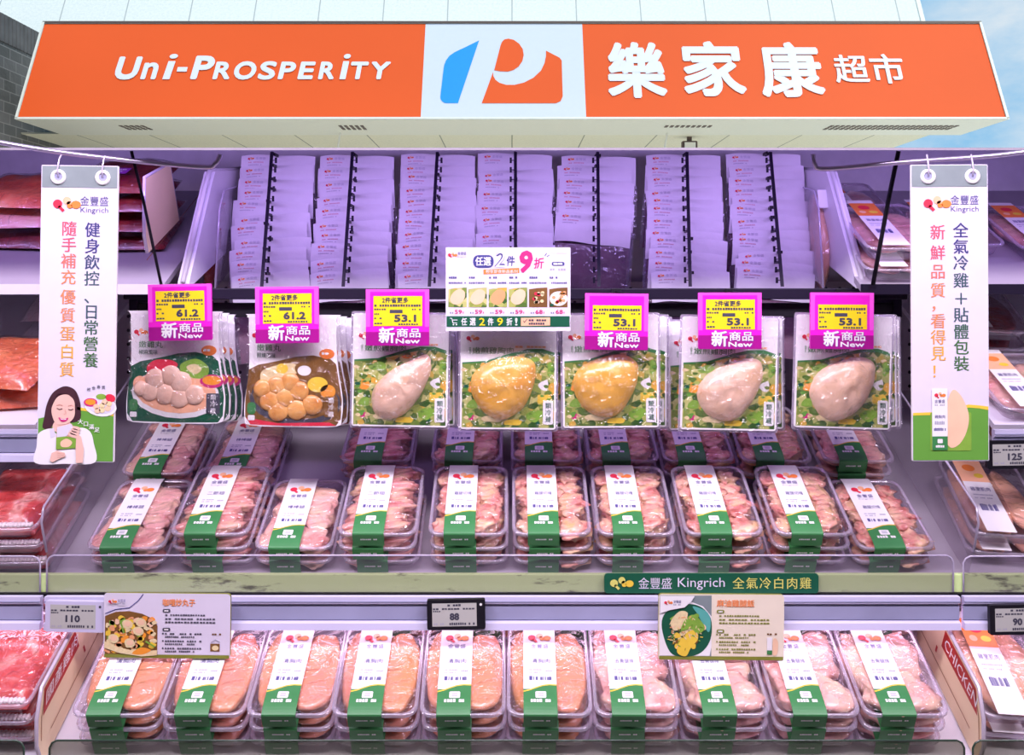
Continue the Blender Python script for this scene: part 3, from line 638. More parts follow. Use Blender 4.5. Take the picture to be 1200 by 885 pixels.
# ------------------------------------------------------------------ tray packs
TW, TL, THH, STEP = 0.142, 0.200, 0.0235, 0.0325
def logo(d, cx, cy, w, z=3, mono=False):
    a, b_, c_ = (gold, gold, yellow) if mono else (red, peach, orange)
    d.ell(cx + 0.02 * w, cy - 0.14 * w, 0.15 * w, 0.15 * w, b_, z); d.ell(cx + 0.1 * w, cy - 0.02 * w, 0.10 * w, 0.10 * w, b_, z)
    d.ell(cx - 0.32 * w, cy - 0.02 * w, 0.17 * w, 0.16 * w, a, z + 1); d.line([(cx - 0.26 * w, cy + 0.08 * w), (cx - 0.12 * w, cy + 0.22 * w)], 0.11 * w, a, z + 1)
    d.ell(cx + 0.35 * w, cy, 0.18 * w, 0.145 * w, c_, z + 1); d.ell(cx + 0.12 * w, cy + 0.06 * w, 0.10 * w, 0.08 * w, c_, z + 1)
def blob(sx_, sy_, sz_, seed, amp=0.18, fr_=2.2, taper=0.0, bend=0.0, sub=3, sq=1.0):
    b = bmesh.new(); bmesh.ops.create_icosphere(b, subdivisions=sub, radius=1.0); off = Vector((seed * 3.17, seed * 1.31, seed * 2.3))
    for v in b.verts:
        q = v.co.copy(); k = 1 + amp * mnoise.noise(q * fr_ * 0.6 + off) + amp * 0.5 * mnoise.noise(q * fr_ * 1.7 + off)
        if sq != 1.0: q = Vector([math.copysign(abs(c) ** sq, c) for c in q])
        q *= k; t = 1 - taper * q.y; q.x *= t; q.z *= t; q.x += bend * (q.y * q.y - 0.4)
        v.co = Vector((q.x * sx_, q.y * sy_, q.z * sz_))
    b.verts.index_update(); vs = [v.co.copy() for v in b.verts]; fs = [[v.index for v in f.verts] for f in b.faces]; b.free()
    return vs, fs
def blob_obj(name, parent, loc, rotz, m, *a, zlo=0.0022, zhi=0.0288, **k):
    vs, fs = blob(*a, **k); vs = [Vector((p.x, p.y, min(zhi - .002 + .002 * math.tanh((p.z + loc[2] - zhi) / .002) , max(zlo, p.z + loc[2])) - loc[2])) for p in vs]; o = MB().add(vs, fs, m, True).build(name, parent, loc); o.rotation_euler = (k.get('rx', 0), 0, rotz); return o
def film_z(x, y, bulge, w=TW, l=TL):
    s = max(abs(x) / (w / 2 - .006), abs(y) / (l / 2 - .006)); return THH + 0.0006 + bulge * (1 - min(1, s) ** 4)
def tray_shell(t, w=TW, l=TL, h=THH, bulge=0.006, seed=1, wall=None):
    mb = MB(); rs = []
    for ins, z, r in ((0.016, 0.0006, 0.014), (0.012, 0.004, 0.016), (0.008, h * 0.7, 0.018), (0.006, h - 0.002, 0.018), (0.006, h, 0.018)):
        rs.append([Vector((x, y, z)) for x, y in rrect(w - 2 * ins, l - 2 * ins, r, 4)])
    mb.rings(rs, wall or trayp, True, cap0=True); mb.build('tray', t)
    mb = MB(); rs = []
    for ins, z in ((0.006, h), (0.0035, h + 0.0022), (0.0, h + 0.0012), (0.0, h - 0.0035), (0.002, h - 0.0045)):
        rs.append([Vector((x, y, z)) for x, y in rrect(w - 2 * ins, l - 2 * ins, 0.020, 4)])
    mb.rings(rs, rimp, True); mb.build('rim', t)
    off = Vector((seed, seed * 2.1, 0))
    def fz(u, v):
        x = (u - .5) * (w - .008); y = (v - .5) * (l - .008)
        return Vector((x, y, film_z(x, y, bulge, w, l) + 0.0012 * mnoise.noise(Vector((x * 60, y * 60, 0)) + off)))
    MB().grid(fz, 14, 18, film).build('film_lid', t)
def sleeve(t, product, bulge=0.006, cx=-0.015, wbot=True):
    zt_ = lambda yy: THH + 0.0026 + bulge * min(1.0, max(0.0, (TL / 2 + 0.001 - abs(yy)) / 0.020)) ** 0.6
    def fn(x, y, e):
        X = cx + (x - 28) / 1000
        if y <= 212: yy = TL / 2 - y / 212 * TL; return Vector((X, yy, zt_(yy) + e))
        q = y - 212; return Vector((X, -TL / 2 - 0.0012 - e, THH + 0.003 - q / 1000))
    mb = MB(); ys = [0, 3, 8, 14, 22, 40, 80, 120, 161, 176, 190, 198, 204, 209, 212, 214, 224, 238]
    vs = [fn(x, y, 0) for y in ys for x in (0, 56)]
    for i in range(len(ys) - 1):
        a = i * 2; mb.add([vs[a], vs[a + 1], vs[a + 3], vs[a + 2]], [(0, 3, 2, 1)], white if ys[i] < 160 else green)
    d = Dec()
    logo(d, 28, 44, 40); 
    d.text('金豐盛', 13, 58, 44, 68, inkblue, 2, bold=0.01); d.text('Kingrich', 14, 71, 43, 76, inkgrey, 2)
    d.text(product, 14, 93, 46, 103, inkblue, 2, bold=0.01)
    d.bits(10, 117, 34, 120, inkgrey, 2, 3, 10); d.bits(10, 123, 30, 126, inkgrey, 2, 5, 8); d.bits(38, 119, 50, 123, inkgrey, 2, 6, 4)
    d.rect(10, 133, 15, 142, inkblue, 2); d.bits(17, 134, 48, 142, inkblue, 2, 7, 16, 0.25)
    wave = [(0, 168), (10, 165), (20, 160), (32, 155), (44, 153), (56, 154)]
    d.poly([(0, 172)] + [(56, 172)] + wave[::-1], green, 1); 
    d.poly([(x, y + .2) for x, y in wave] + [(x, y - 2.4) for x, y in wave[::-1]], yellow, 2)
    d.rr(20, 167, 38, 181, 2, white, 2); d.rect(24, 171, 34, 173, inkgrey, 3); d.rect(24, 175, 34, 177, inkgrey, 3)
    d.bits(12, 183, 46, 190, white, 2, 11, 7, 0.2)
    d.bits(14, 222, 44, 225, white, 2, 12, 9, 0.3)
    d.onto(mb, fn, 0.0003); return mb.build('paper_sleeve', t)
def pieces(t, kind, seed):
    r = random.Random(seed)
    if kind == 'breast':
        m = meat_breast
        for i, (x, y, a) in enumerate(((-0.030, 0.004, 0.08), (0.030, -0.004, -0.1))):
            o = blob_obj('breast_fillet', t, (x, y, 0.0160), a * .4, m, 0.036, 0.084, 0.0125, seed + i, amp=0.10, taper=0.06 if i else -0.04, sq=0.72)
        return
    if kind == 'leg':
        for i, (x, y, a, sx_, sy_) in enumerate(((-0.032, 0.01, 0.25, .032, .075), (0.028, 0.03, -0.2, .036, .055), (0.026, -0.045, 0.5, .036, .045), (-0.02, -0.06, -0.5, .034, .030))):
            blob_obj('chicken_leg', t, (x, y, 0.0155 + 0.001 * i), a, meat_pale, sx_, sy_, 0.0125, seed + i, amp=0.34, fr_=3.0, taper=0.2, bend=0.2, sq=0.85)
        return
    m = {'wing': meat_pale, 'strip': meat_wing, 'chop': meat_chop}[kind]
    rows, cols = {'wing': (4, 2), 'strip': (9, 1), 'chop': (5, 3)}[kind]
    for j in range(rows):
        for i in range(cols):
            x = (i - (cols - 1) / 2) * 0.106 / cols + r.uniform(-.006, .006); y = (j - (rows - 1) / 2) * 0.166 / rows + r.uniform(-.006, .006)
            sx_ = 0.070 / cols * r.uniform(.8, 1.25); sy_ = 0.112 / rows * r.uniform(.8, 1.3)
            if kind == 'strip': sx_ = 0.056; sy_ = 0.0165
            blob_obj('chicken_piece', t, (x, y, 0.0160 + r.uniform(-.002, .0015)), r.uniform(-.9, .9) if kind != 'strip' else r.uniform(.15, .35), m, sx_, sy_, 0.0112, seed * 7 + j * 3 + i, amp=0.55 if kind == 'chop' else 0.36, fr_=3.4, taper=0.2, bend=0.25, sub=3, sq=0.85)
BUL = 0.0055
def make_pack(kind, product, seed):
    t = thing('chicken_tray', 'x', 'tray', (0, 0, -50))
    tray_shell(t, seed=seed, bulge=BUL); pieces(t, kind, seed); sleeve(t, product, BUL); return t
PROTO = {}
for kind, product, n_ in (('wing', '棒棒腿', 1), ('strip', '二節翅', 1), ('chop', '雞腿切塊', 2), ('breast', '清胸肉', 2), ('leg', '去骨腿排', 2)):
    PROTO[kind] = [make_pack(kind, product, 11 + 5 * k) for k in range(n_)]
def put(t, fr_, u, v, nn, yaw=0.0, l=TL):
    t.location = fr_.p(u, v + l / 2, nn); t.rotation_euler = (Matrix.Rotation(TH, 3, 'X') @ Matrix.Rotation(yaw, 3, 'Z')).to_euler(); return t
def pack(kind, k, fr_, u, v, nn, yaw, label, group):
    t = copy_tree(PROTO[kind][k % len(PROTO[kind])]); put(t, fr_, u, v, nn, yaw); t['label'] = label; t['group'] = group
    return t
KN = {'wing': 'plump drumsticks', 'strip': 'pale wing strips', 'chop': 'chopped chicken legs', 'breast': 'smooth breast fillets', 'leg': 'boned leg meat'}
POS = ['top', 'middle', 'bottom']
rnd = random.Random(4)
mid_row = [(140, 'wing', 2, .03), (243, 'strip', 3, .02), (340, 'wing', 2, 0), (441, 'strip', 3, 0), (548, 'chop', 3, 0), (647, 'chop', 3, 0), (747, 'chop', 3, 0), (850, 'chop', 3, 0), (957, 'chop', 3, -.02), (1056, 'chop', 2, .04)]
for i, (px, kind, n_, yaw) in enumerate(mid_row):
    for j in range(n_):
        lev = n_ - 1 - j; dx = 0 if j == 0 else rnd.uniform(-.003, .003)
        pack(kind, i, MID, (px - HX) * 1.745 / F + dx, 0.040 + (0 if j == 0 else rnd.uniform(0, .004)), lev * STEP + 0.0005, yaw * .4 + (0 if j == 0 else rnd.uniform(-.01, .01)),
             'tray of %s, %s of the %s stack along the middle shelf front' % (KN[kind], ('top' if j == 0 else 'bottom' if j == n_ - 1 else 'middle'), ordinal(i)), 'front row trays on the middle shelf')
back_row = [(188, 'wing'), (284, 'wing'), (444, 'strip'), (548, 'chop'), (640, 'chop'), (728, 'chop'), (815, 'chop'), (905, 'chop'), (1000, 'wing')]
for i, (px, kind) in enumerate(back_row):
    for lev in (2, 1):
        pack(kind, i + 1, MID, (px - HX) * 1.99 / F, 0.258, (lev - 1) * STEP + 0.0005 + (0.0305 if i > 1 else 0), rnd.uniform(-.015, .015),
             'shaded tray of %s, %s of the %s pile along the middle shelf rear' % (KN[kind], 'upper' if lev == 2 else 'lower', ordinal(i)), 'back row trays on the middle shelf')
low_row = [(129, 'breast', .012), (233, 'breast', .008), (336, 'breast', .0), (437, 'breast', 0), (541, 'breast', .01), (645, 'breast', -.008), (749, 'leg', -.008), (855, 'leg', .008), (962, 'leg', -.006), (1067, 'leg', -.006)]
for i, (px, kind, yaw) in enumerate(low_row):
    for j in range(3):
        pack(kind, i, LOW, (px - HX) * 1.60 / F + (0 if j == 0 else rnd.uniform(-.002, .002)), 0.028, (2 - j) * STEP + 0.0005, yaw * (1 if j == 0 else 0.4),
             'sleeved tray of %s, %s of the %s stack along the bottom deck' % (KN[kind], POS[j], ordinal(i)), 'front row trays on the bottom deck')
for i, (px, kind) in enumerate(((470, 'breast'), (578, 'breast'), (686, 'breast'), (790, 'leg'), (940, 'leg'), (1044, 'leg'))):
    pack(kind, i, LOW, (px - HX) * 1.80 / F, 0.255, 2 * STEP + 0.0005 + 0.0, 0, 'tray of %s under the price rail, %s in the bottom deck rear' % (KN[kind], ordinal(i)), 'back row trays on the bottom deck')
    pack(kind, i, LOW, (px - HX) * 1.80 / F, 0.255, STEP + 0.0005, 0, 'sleeved tray beneath the %s tray of the bottom deck back row' % ordinal(i), 'back row trays on the bottom deck')
    pack(kind, i, LOW, (px - HX) * 1.80 / F, 0.255, 0.0005, 0, 'sleeved tray lowest under the %s tray of the bottom deck back row' % ordinal(i), 'back row trays on the bottom deck')
for k in PROTO:
    for t in PROTO[k]: wipe(t)

# neighbouring bays: meat trays
LACE = mat('lace_paper_white', (0.86, 0.74, 0.76), 0.5, bump=0.4, bscale=300)
def meat_tray(label, group, fr_, u, v, nn, yaw, m, w=0.17, l=0.20, h=0.030, lace=True, lab=None, seed=1, pcs=1):
    t = thing('meat_tray', label, 'tray', group=group)
    tray_shell(t, w, l, h, 0.0, seed)
    wipe([c for c in t.children if c.name.startswith('film_lid')][0])
    def fz(u_, v_):
        x = (u_ - .5) * (w - .008); y = (v_ - .5) * (l - .008); s = max(abs(u_ - .5), abs(v_ - .5)) * 2
        return Vector((x, y, h + 0.0006 + 0.006 * (1 - s ** 4) + 0.0012 * mnoise.noise(Vector((x * 60 + seed, y * 60, 0)))))
    MB().grid(fz, 12, 14, film).build('film_lid', t)
    if pcs == 1:
        def mz(u_, v_):
            x = (u_ - .5) * (w - .030); y = (v_ - .5) * (l - .034); s = max(abs(u_ - .5), abs(v_ - .5)) * 2
            return Vector((x, y, 0.004 + (h - 0.003) * (1 - s ** 6) + 0.004 * math.sin(y * 220 + seed) * (1 - s ** 4) * 0.5 + 0.002 * mnoise.noise(Vector((x * 50, y * 50, seed)))))
        MB().grid(mz, 20, 26, m).build('meat_slices', t)
    else:
        for i in range(pcs):
            blob_obj('chicken_fillet', t, ((i - (pcs - 1) / 2) * (w - .03) / pcs, 0, h * .55), 0.1 * (-1) ** i, m, (w - .02) / pcs * .6, l * .42, h * .46, seed + i, zhi=h + .004, amp=.12, taper=.15)
    if lace:
        mb = MB()
        for y in (-l / 2 + 0.009,):
            n_ = 22
            for k in range(n_):
                x = -w / 2 + 0.012 + k * (w - 0.024) / (n_ - 1); vs, fs = blob(0.0050, 0.0075, 0.0045, k, sub=1); mb.add([p + Vector((x, y + .001, h + 0.0035)) for p in vs], fs, LACE, True)
        mb.build('lace_edge', t)
    if lab:
        d = Dec(); mb = MB()
        d.rect(0, 0, 52, 190, white, 1); d.rect(0, 14, 52, 70, orange if lab == 'o' else peach, 2); d.ell(24, 34, 12, 9, red if lab == 'o' else orange, 3)
        d.ell(14, 54, 7, 6, peach, 3); d.ell(36, 54, 9, 6, yellow, 3)
        d.text('雞里肌肉', 8, 84, 44, 94, inkblue, 3, bold=.01); d.bits(8, 102, 44, 105, inkgrey, 3, 4, 10); d.bits(8, 110, 40, 113, inkgrey, 3, 5, 10); d.bits(10, 126, 40, 142, inkblue, 3, 9, 18, .45)
        k_ = l / 0.19
        d.onto(mb, lambda x, y, e: Vector((-w * .16 + (x - 26) / 1000, l / 2 - y / 1000 * k_, h + 0.0086 + e)), 0.0003); mb.build('paper_label', t)
    put(t, fr_, u, v, nn, yaw, l); return t
for i in range(3):
    meat_tray('lace edged tray of marbled beef, %s of the pile next to the divider' % POS[i], 'marbled beef trays', MID, -0.925 + 0.004 * i, 0.030, (2 - i) * 0.0385 + 0.0005, 0.02, meat_red, w=0.165, l=0.22, seed=3 + i)
    meat_tray('lace edged tray of marbled beef at the frame edge, %s of its pile' % POS[i], 'marbled beef trays', MID, -1.105, 0.030, (2 - i) * 0.0385 + 0.0005, 0, meat_red, w=0.165, l=0.22, seed=13 + i)
    meat_tray('tray of thin red meat slices, %s of the pile beside the cream divider board' % POS[i], 'red slice trays on the bottom deck', LOW, -0.872, 0.03, (2 - i) * 0.0385 + 0.0005, 0, meat_red, w=0.165, l=0.21, seed=23 + i)
    meat_tray('tray of thin red meat slices farther in, %s of the pile under the price rail' % POS[i], 'red slice trays on the bottom deck', LOW, -0.872, 0.265, (2 - i) * 0.0385 + 0.0005, 0, meat_red, w=0.165, l=0.21, seed=33 + i)
fil = ramp_mat('fillet_peach', [(0.3, (0.85, 0.46, 0.24)), (0.6, (0.92, 0.52, 0.40)), (0.8, (0.80, 0.32, 0.26))], scale=14, bump=0.2, coat=0.4)
for i in range(2):
    meat_tray('fillet tray with orange and white label on the middle shelf, %s of two' % ('upper' if i == 0 else 'lower'), 'orange labelled fillet trays', MID, 0.918, 0.055, (1 - i) * 0.042 + 0.0005, -0.10, fil, w=0.15, l=0.23, lace=False, lab='p', seed=5 + i, pcs=3)
    meat_tray('fillet tray with orange and white label on the bottom deck, %s of two' % ('upper' if i == 0 else 'lower'), 'orange labelled fillet trays', LOW, 0.862, 0.035, (1 - i) * 0.042 + 0.0005, -0.08, fil, w=0.15, l=0.23, lace=False, lab='o', seed=9 + i, pcs=3)
meat_tray('fillet tray behind the orange labelled trays on the bottom deck', 'orange labelled fillet trays', LOW, 0.90, 0.285, 0.0425, 0, fil, w=0.15, l=0.23, lace=False, lab='p', seed=15, pcs=3)
meat_tray('fillet tray behind the orange labelled trays on the middle shelf', 'orange labelled fillet trays', MID, 0.99, 0.31, 0.0425, 0, fil, w=0.15, l=0.23, lace=False, lab='p', seed=16, pcs=3)
# upper right bay: sleeved trays leaning in their chute
for i, (u, v, nn, yw, nm) in enumerate(((0.748, 0.02, 0.041, 0.0, 'upper tray leaning beside the black stay rod'), (0.748, 0.012, 0.0005, 0.0, 'lower tray beside the black stay rod'), (0.748, 0.255, 0.0005, 0, 'rear tray high behind the black stay rod'), (0.915, 0.13, 0.0005, 0, 'tray high behind the raw chicken banner'), (1.09, 0.11, 0.0005, 0, 'tray at the frame edge past the raw chicken banner'))):
    meat_tray('orange labelled chicken leg tray, ' + nm, 'chicken leg trays in the upper bay', UP, u, v, nn, yw, meat_pale, w=0.155, l=0.23, lace=False, lab='o', seed=41 + i, pcs=2)
meat_tray('brown cooked chicken tray with white label on the side shelf, upper', 'brown trays on the side shelf', SIDE, 0.975, 0.225, 0.041, -0.1, meat_dark, w=0.16, l=0.21, lace=False, lab='p', seed=51, pcs=2)
meat_tray('brown cooked chicken tray with white label on the side shelf, lower', 'brown trays on the side shelf', SIDE, 0.975, 0.225, 0.0005, -0.1, meat_dark, w=0.16, l=0.21, lace=False, lab='p', seed=52, pcs=2)
meat_tray('pink chicken tray at the front of the side shelf above tag 125', 'brown trays on the side shelf', SIDE, 0.975, 0.0, 0.0005, 0, meat_pale, w=0.16, l=0.205, lace=False, lab='p', seed=53, pcs=2)
# upper left bay: glossy pillow packs, dark red
def pillow(name, label, group, w, l, h, m, seed, fr_, u, v, nn, yaw, mark=None):
    t = thing(name, label, 'pack', group=group)
    def up(u_, v_):
        x = (u_ - .5) * w; y = (v_ - .5) * l; k = max(0, (1 - (2 * u_ - 1) ** 4) * (1 - (2 * v_ - 1) ** 4)) ** .6
        return Vector((x, y, 0.006 + h * k * (0.85 + 0.3 * mnoise.noise(Vector((x * 18, y * 18, seed))))))
    def dn(u_, v_): q = up(1 - u_, v_); return Vector((q.x, q.y, max(0.001, 0.0055 - 0.1 * (q.z - 0.006))))
    MB().grid(up, 18, 18, m).grid(dn, 2, 2, m).build('contents', t)
    def fz(u_, v_): q = up(u_, v_); return Vector((q.x * 1.05, q.y * 1.06, q.z + 0.002 + 0.0018 * mnoise.noise(Vector((q.x * 70, q.y * 70, seed)))))
    MB().grid(fz, 22, 22, bagfilm).build('film_wrap', t)
    if mark:
        d = Dec(); d.rr(0, 0, 46, 34, 3, mark, 1); d.bits(6, 8, 40, 13, white, 2, 3, 7); d.bits(6, 19, 34, 23, white, 2, 4, 7)
        mb = MB(); d.onto(mb, lambda x, y, e: Vector(((x - 23) / 1000, (17 - y) / 1000 - l * .18, 0.0085 + h * 1.03 + e)), 0.0003); mb.build('sticker', t)
    put(t, fr_, u, v, nn, yaw, l); return t
for i in range(4):
    pillow('marinated_meat_pack', 'glossy dark red meat pack, %s in the pile behind the black rod' % ['lowest', 'second lowest', 'second highest', 'highest'][i], 'dark red packs in the upper bay', 0.17, 0.17, 0.024, meat_dark, i + 1, UP, -0.80, 0.16 + .004 * i, 0.0005 + 0.040 * i, 0.05 * (-1) ** i, red if i == 1 else purple if i == 3 else None)
for i in range(3):
    pillow('marinated_meat_pack', 'purple tinted meat pack, %s of the pile behind the woman banner' % ['lowest', 'middle', 'highest'][i], 'purple packs in the upper bay', 0.18, 0.17, 0.026, [meat_dark, meat_pale, meat_orange][i], i + 11, UP, -1.02, 0.17 + .004 * i, 0.0005 + 0.043 * i, -0.06 * (-1) ** i, purple if i == 0 else None)
for i in range(2):
    pillow('marinated_meat_pack', 'bright red marinated meat pack on the side shelf, %s of two' % ['lower', 'upper'][i], 'red marinated packs', 0.17, 0.17, 0.030, meat_orange, i + 21, SIDE, -0.965, 0.04, 0.0005 + 0.047 * i, 0.12 * (-1) ** i)
for i in range(3):
    pillow('marinated_meat_pack', 'silvery pouch standing at the rear of the side shelf, %s of three' % ordinal(i), 'silvery pouches on the side shelf', 0.10, 0.16, 0.022, lilacw, i + 31, SIDE, -0.945 - 0.0 * i, 0.24, 0.0005 + 0.040 * i, 0.1 * (i - 1), purple)
# the packs standing on edge beside the partitions
def edge_pack(label, px, py0, py1, Y, m):
    t = thing('edge_on_pack', label, 'pack'); t.location = W(px, py1, Y); h = (py1 - py0) * Y / F
    vs, fs = blob(0.020, 0.05, h * .5, int(px), amp=.12); MB().add([p + Vector((0, 0, h * .5)) for p in vs], fs, m, True).build('contents', t)
    vs, fs = blob(0.0235, 0.056, h * .53, int(px), amp=.16); MB().add([p + Vector((0, 0, h * .5)) for p in vs], fs, film, True).build('film_wrap', t)
    mb = MB(); mb.box((-0.012, -0.058, h * .78), (0.012, -0.053, h * .98), white, bev=0.002); mb.build('sticker', t); t.rotation_euler = (R(-14), 0, 0); return t
edge_pack('dark red pack standing on edge beside the first clip strip', 245, 205, 338, 2.03, meat_dark)
edge_pack('peach pack standing on edge beside the seventh clip strip', 963, 225, 338, 2.03, fil)
# ------------------------------------------------------------------ clip strips with white-topped bags
bagshell = clear('bag_side_film', (0.80, 0.74, 0.86), 0.07, 0.15, bump=0.4, bscale=40, haze=0.10)
faint = mat('faint_grey_print', (0.52, 0.49, 0.60), .5); faintred = mat('faint_red_print', (0.72, 0.42, 0.50), .5)
def make_strip_bag():
    t = thing('strip_bag', 'x', 'bag', (0, 0, -50)); w, hh = 0.160, 0.062
    def hd(u, v): # header card, gently wavy
        x = (u - .5) * w; z = -v * hh; return Vector((x, 0.0070 * (1 - v) ** 3 + 0.0030 * math.sin(u * 5 + 1) * (1 - v) ** 2 - 0.0015 * math.sin(u * 12 + 2) * (1 - v) ** 2, z + 0.0038 * math.sin(u * 3.2 + .4) + 0.0016 * math.sin(u * 9)))
    d = Dec(); mb = MB(); mb.grid(hd, 14, 8, bagpaper)
    logo(d, 20, 9, 13); d.text('金豐盛', 30, 6, 52, 11.5, faint, 2); d.bits(15, 16, 48, 18.5, faintred, 2, 3, 9, .2)
    d.bits(15, 22, 44, 24, faint, 2, 8, 9, .3)
    d.onto(mb, lambda x, y, e: hd(x / 158, y / 62) + Vector((0, -0.0004 - e, 0)), 0.0002); mb.build('header', t)
    def body(s):
        def f(u, v):
            x = (u - .5) * (w - .006); z = -hh - v * 0.115; k = max(0, 1 - (2 * u - 1) ** 4) ** .6 * math.sin(math.pi * min(1, max(0, v))) ** .6
            return Vector((x, s * 0.0022 * k, z))
        return f
    MB().grid(body(-1), 8, 8, bagmeat).grid(lambda u, v: body(1)(1 - u, v), 8, 8, bagmeat).build('contents', t)
    MB().grid(lambda u, v: body(-1)(u, v) * 1.0 + Vector(((u - .5) * 0.012, -0.0007 + 0.0004 * mnoise.noise(Vector((u * 9, v * 9, 2))), 0.0)), 8, 8, bagshell).build('film_pouch', t)
    cl = MB().box((-0.0018, -0.030, -0.003), (0.0018, 0.001, 0.003), blackp).build('clip', t)
    return t
SB = make_strip_bag()
strips = [(306.5, 318.5, 318, 'first', 11, -.10), (402, 413, 412, 'second', 10, -.06), (503, 512.5, 512, 'third', 12, -.04), (604, 604, 605, 'fourth', 9, .0), (702, 700.5, 697, 'fifth', 6, .02), (809, 805, 806, 'sixth', 12, .04), (917, 903, 904, 'seventh', 12, .06)]
ctr = [(313, 323), (410, 418), (510, 514), (605, 602), (698, 699), (808, 801), (912, 896)]   # bag centres, lower end and upper end
YB, YT = 1.99, 2.125
PY0, PY1 = 336, 173
for si, ((xb_, xt_, _, nm, n_, roll), (cb_, ct_)) in enumerate(zip(strips, ctr)):
    t = thing('clip_strip', 'black notched clip strip, %s of the seven above the hanging rail' % nm, 'clip strip', W(xb_, PY0, YB - 0.045), 'clip strips above the hanging rail')
    a = W(xb_, PY0, YB - 0.045); b_ = W(xt_, PY1 + 5, YT - 0.045); dv = b_ - a
    mb = MB(); wv = Vector((0.0033, 0, 0)); dn = Vector((0, 0.0025, 0))
    vs = [a - a - wv, wv, wv + dn, dn - wv]; vs = [Vector(v) for v in vs] + [Vector(v) + dv for v in vs]
    mb.add(vs, [(0, 1, 5, 4), (1, 2, 6, 5), (2, 3, 7, 6), (3, 0, 4, 7), (3, 2, 1, 0), (4, 5, 6, 7)], railblk); mb.build('strip', t)
    mb = MB()
    for k in range(13):
        q = dv * ((k + .6) / 13.5); sgn = 1 if xb_ < 600 else -1
        mb.box((q.x - 0.0022 + sgn * .0098, q.y - 0.0004, q.z - .0058), (q.x + .0022 + sgn * .0098, q.y + .0022, q.z + .0058), railblk); mb.box((q.x + min(0, sgn * .0098), q.y, q.z - .0008), (q.x + max(0, sgn * .0098), q.y + .0018, q.z + .0008), railblk)
    nt = mb.build('notch_teeth', t)
    MB().tube([dv + Vector((0, 0.003, -0.002)), dv + Vector((0, 0.05, -0.002)), dv + Vector((0, 0.16, 0.0)), Vector((dv.x, 2.357 - a.y, dv.z + 0.004))], 0.003, railblk, 6).build('ceiling_hook', t)
    r = random.Random(si * 5 + 2)
    full = 13
    fr_ = [k / (full - 1) for k in range(full)]
    if n_ == 9: use = [0.0, .09, .18, .33, .47, .58, .70, .82, .93, 1.0][-9:]; use = [0.10, .22, .34, .50, .58, .68, .78, .88, 1.0]
    elif n_ == 6: use = [0.50, .60, .70, .80, .90, 1.0]
    else: use = [k / (n_ - 1) for k in range(n_)]
    for k, f in enumerate(use):
        py = 319 + (183 - 319) * f + r.uniform(-2.0, 2.0); Y = YB + (YT - YB) * (PY0 - py) / (PY0 - PY1)
        px = cb_ + (ct_ - cb_) * f + r.uniform(-3.0, 3.0)
        c = copy_tree(SB); c.location = W(px, py, Y); c.rotation_euler = (R(r.uniform(-.5, .3)), (r.uniform(-.075, .075) + roll * .5) * (0.25 if f > .93 else 1), r.uniform(-.012, .012))
        c['label'] = 'white topped bag on the %s clip strip, %s from the bottom' % (nm, ordinal(k)); c['group'] = 'bags on the clip strips'
wipe(SB)

# ------------------------------------------------------------------ flat printed things facing the shopper
def facing(d, w, h, s, th, eps=0.0003):
    """maps print given in pixels of the thing's own width w, height h onto its front"""
    return lambda x, y, e: Vector(((x - w / 2) * s, -th / 2 - e, (h - y) * s))
def plate(t, name, w, h, s, th, m, r=2.0, dec=None, mside=None):
    mb = MB(); mb.prism([(x, z + h * s / 2) for x, z in rrect(w * s, h * s, r * s, 4)], -th / 2, th / 2, m, msides=mside)
    if dec: dec.onto(mb, facing(dec, w, h, s, th), 0.0003)
    return mb.build(name, t)

# hooks for the front row of bags
hook_x = [212, 338, 466, 596, 722, 855, 985]
tag_px = [(212, 333, '61.2', 1), (337, 336, '61.2', 1), (466, 339, '53.1', 1), (722, 344, '53.1', 0), (855, 343, '53.1', 1), (986, 343, '53.1', 0)]
for i, px in enumerate(hook_x):
    o = thing('peg_hook', 'black wire peg hook on the rail, %s of the seven along the front bags' % ordinal(i), 'hook', W(px, 350, 1.925), 'peg hooks on the hanging rail')
    MB().tube([Vector((0, -0.0008, 0)), Vector((0, -0.06, -0.010)), Vector((0, -0.13, -0.016)), Vector((0, -0.150, -0.010))], 0.0022, blackp, 6).build('lower_wire', o)
    MB().tube([Vector((0, -0.0008, 0.014)), Vector((0, -0.08, 0.013)), Vector((0, -0.148, 0.012))], 0.0018, blackp, 6).build('upper_wire', o)
    MB().box((-0.010, -0.005, -0.006), (0.010, -0.0006, 0.020), blackp, bev=0.001).build('saddle', o)

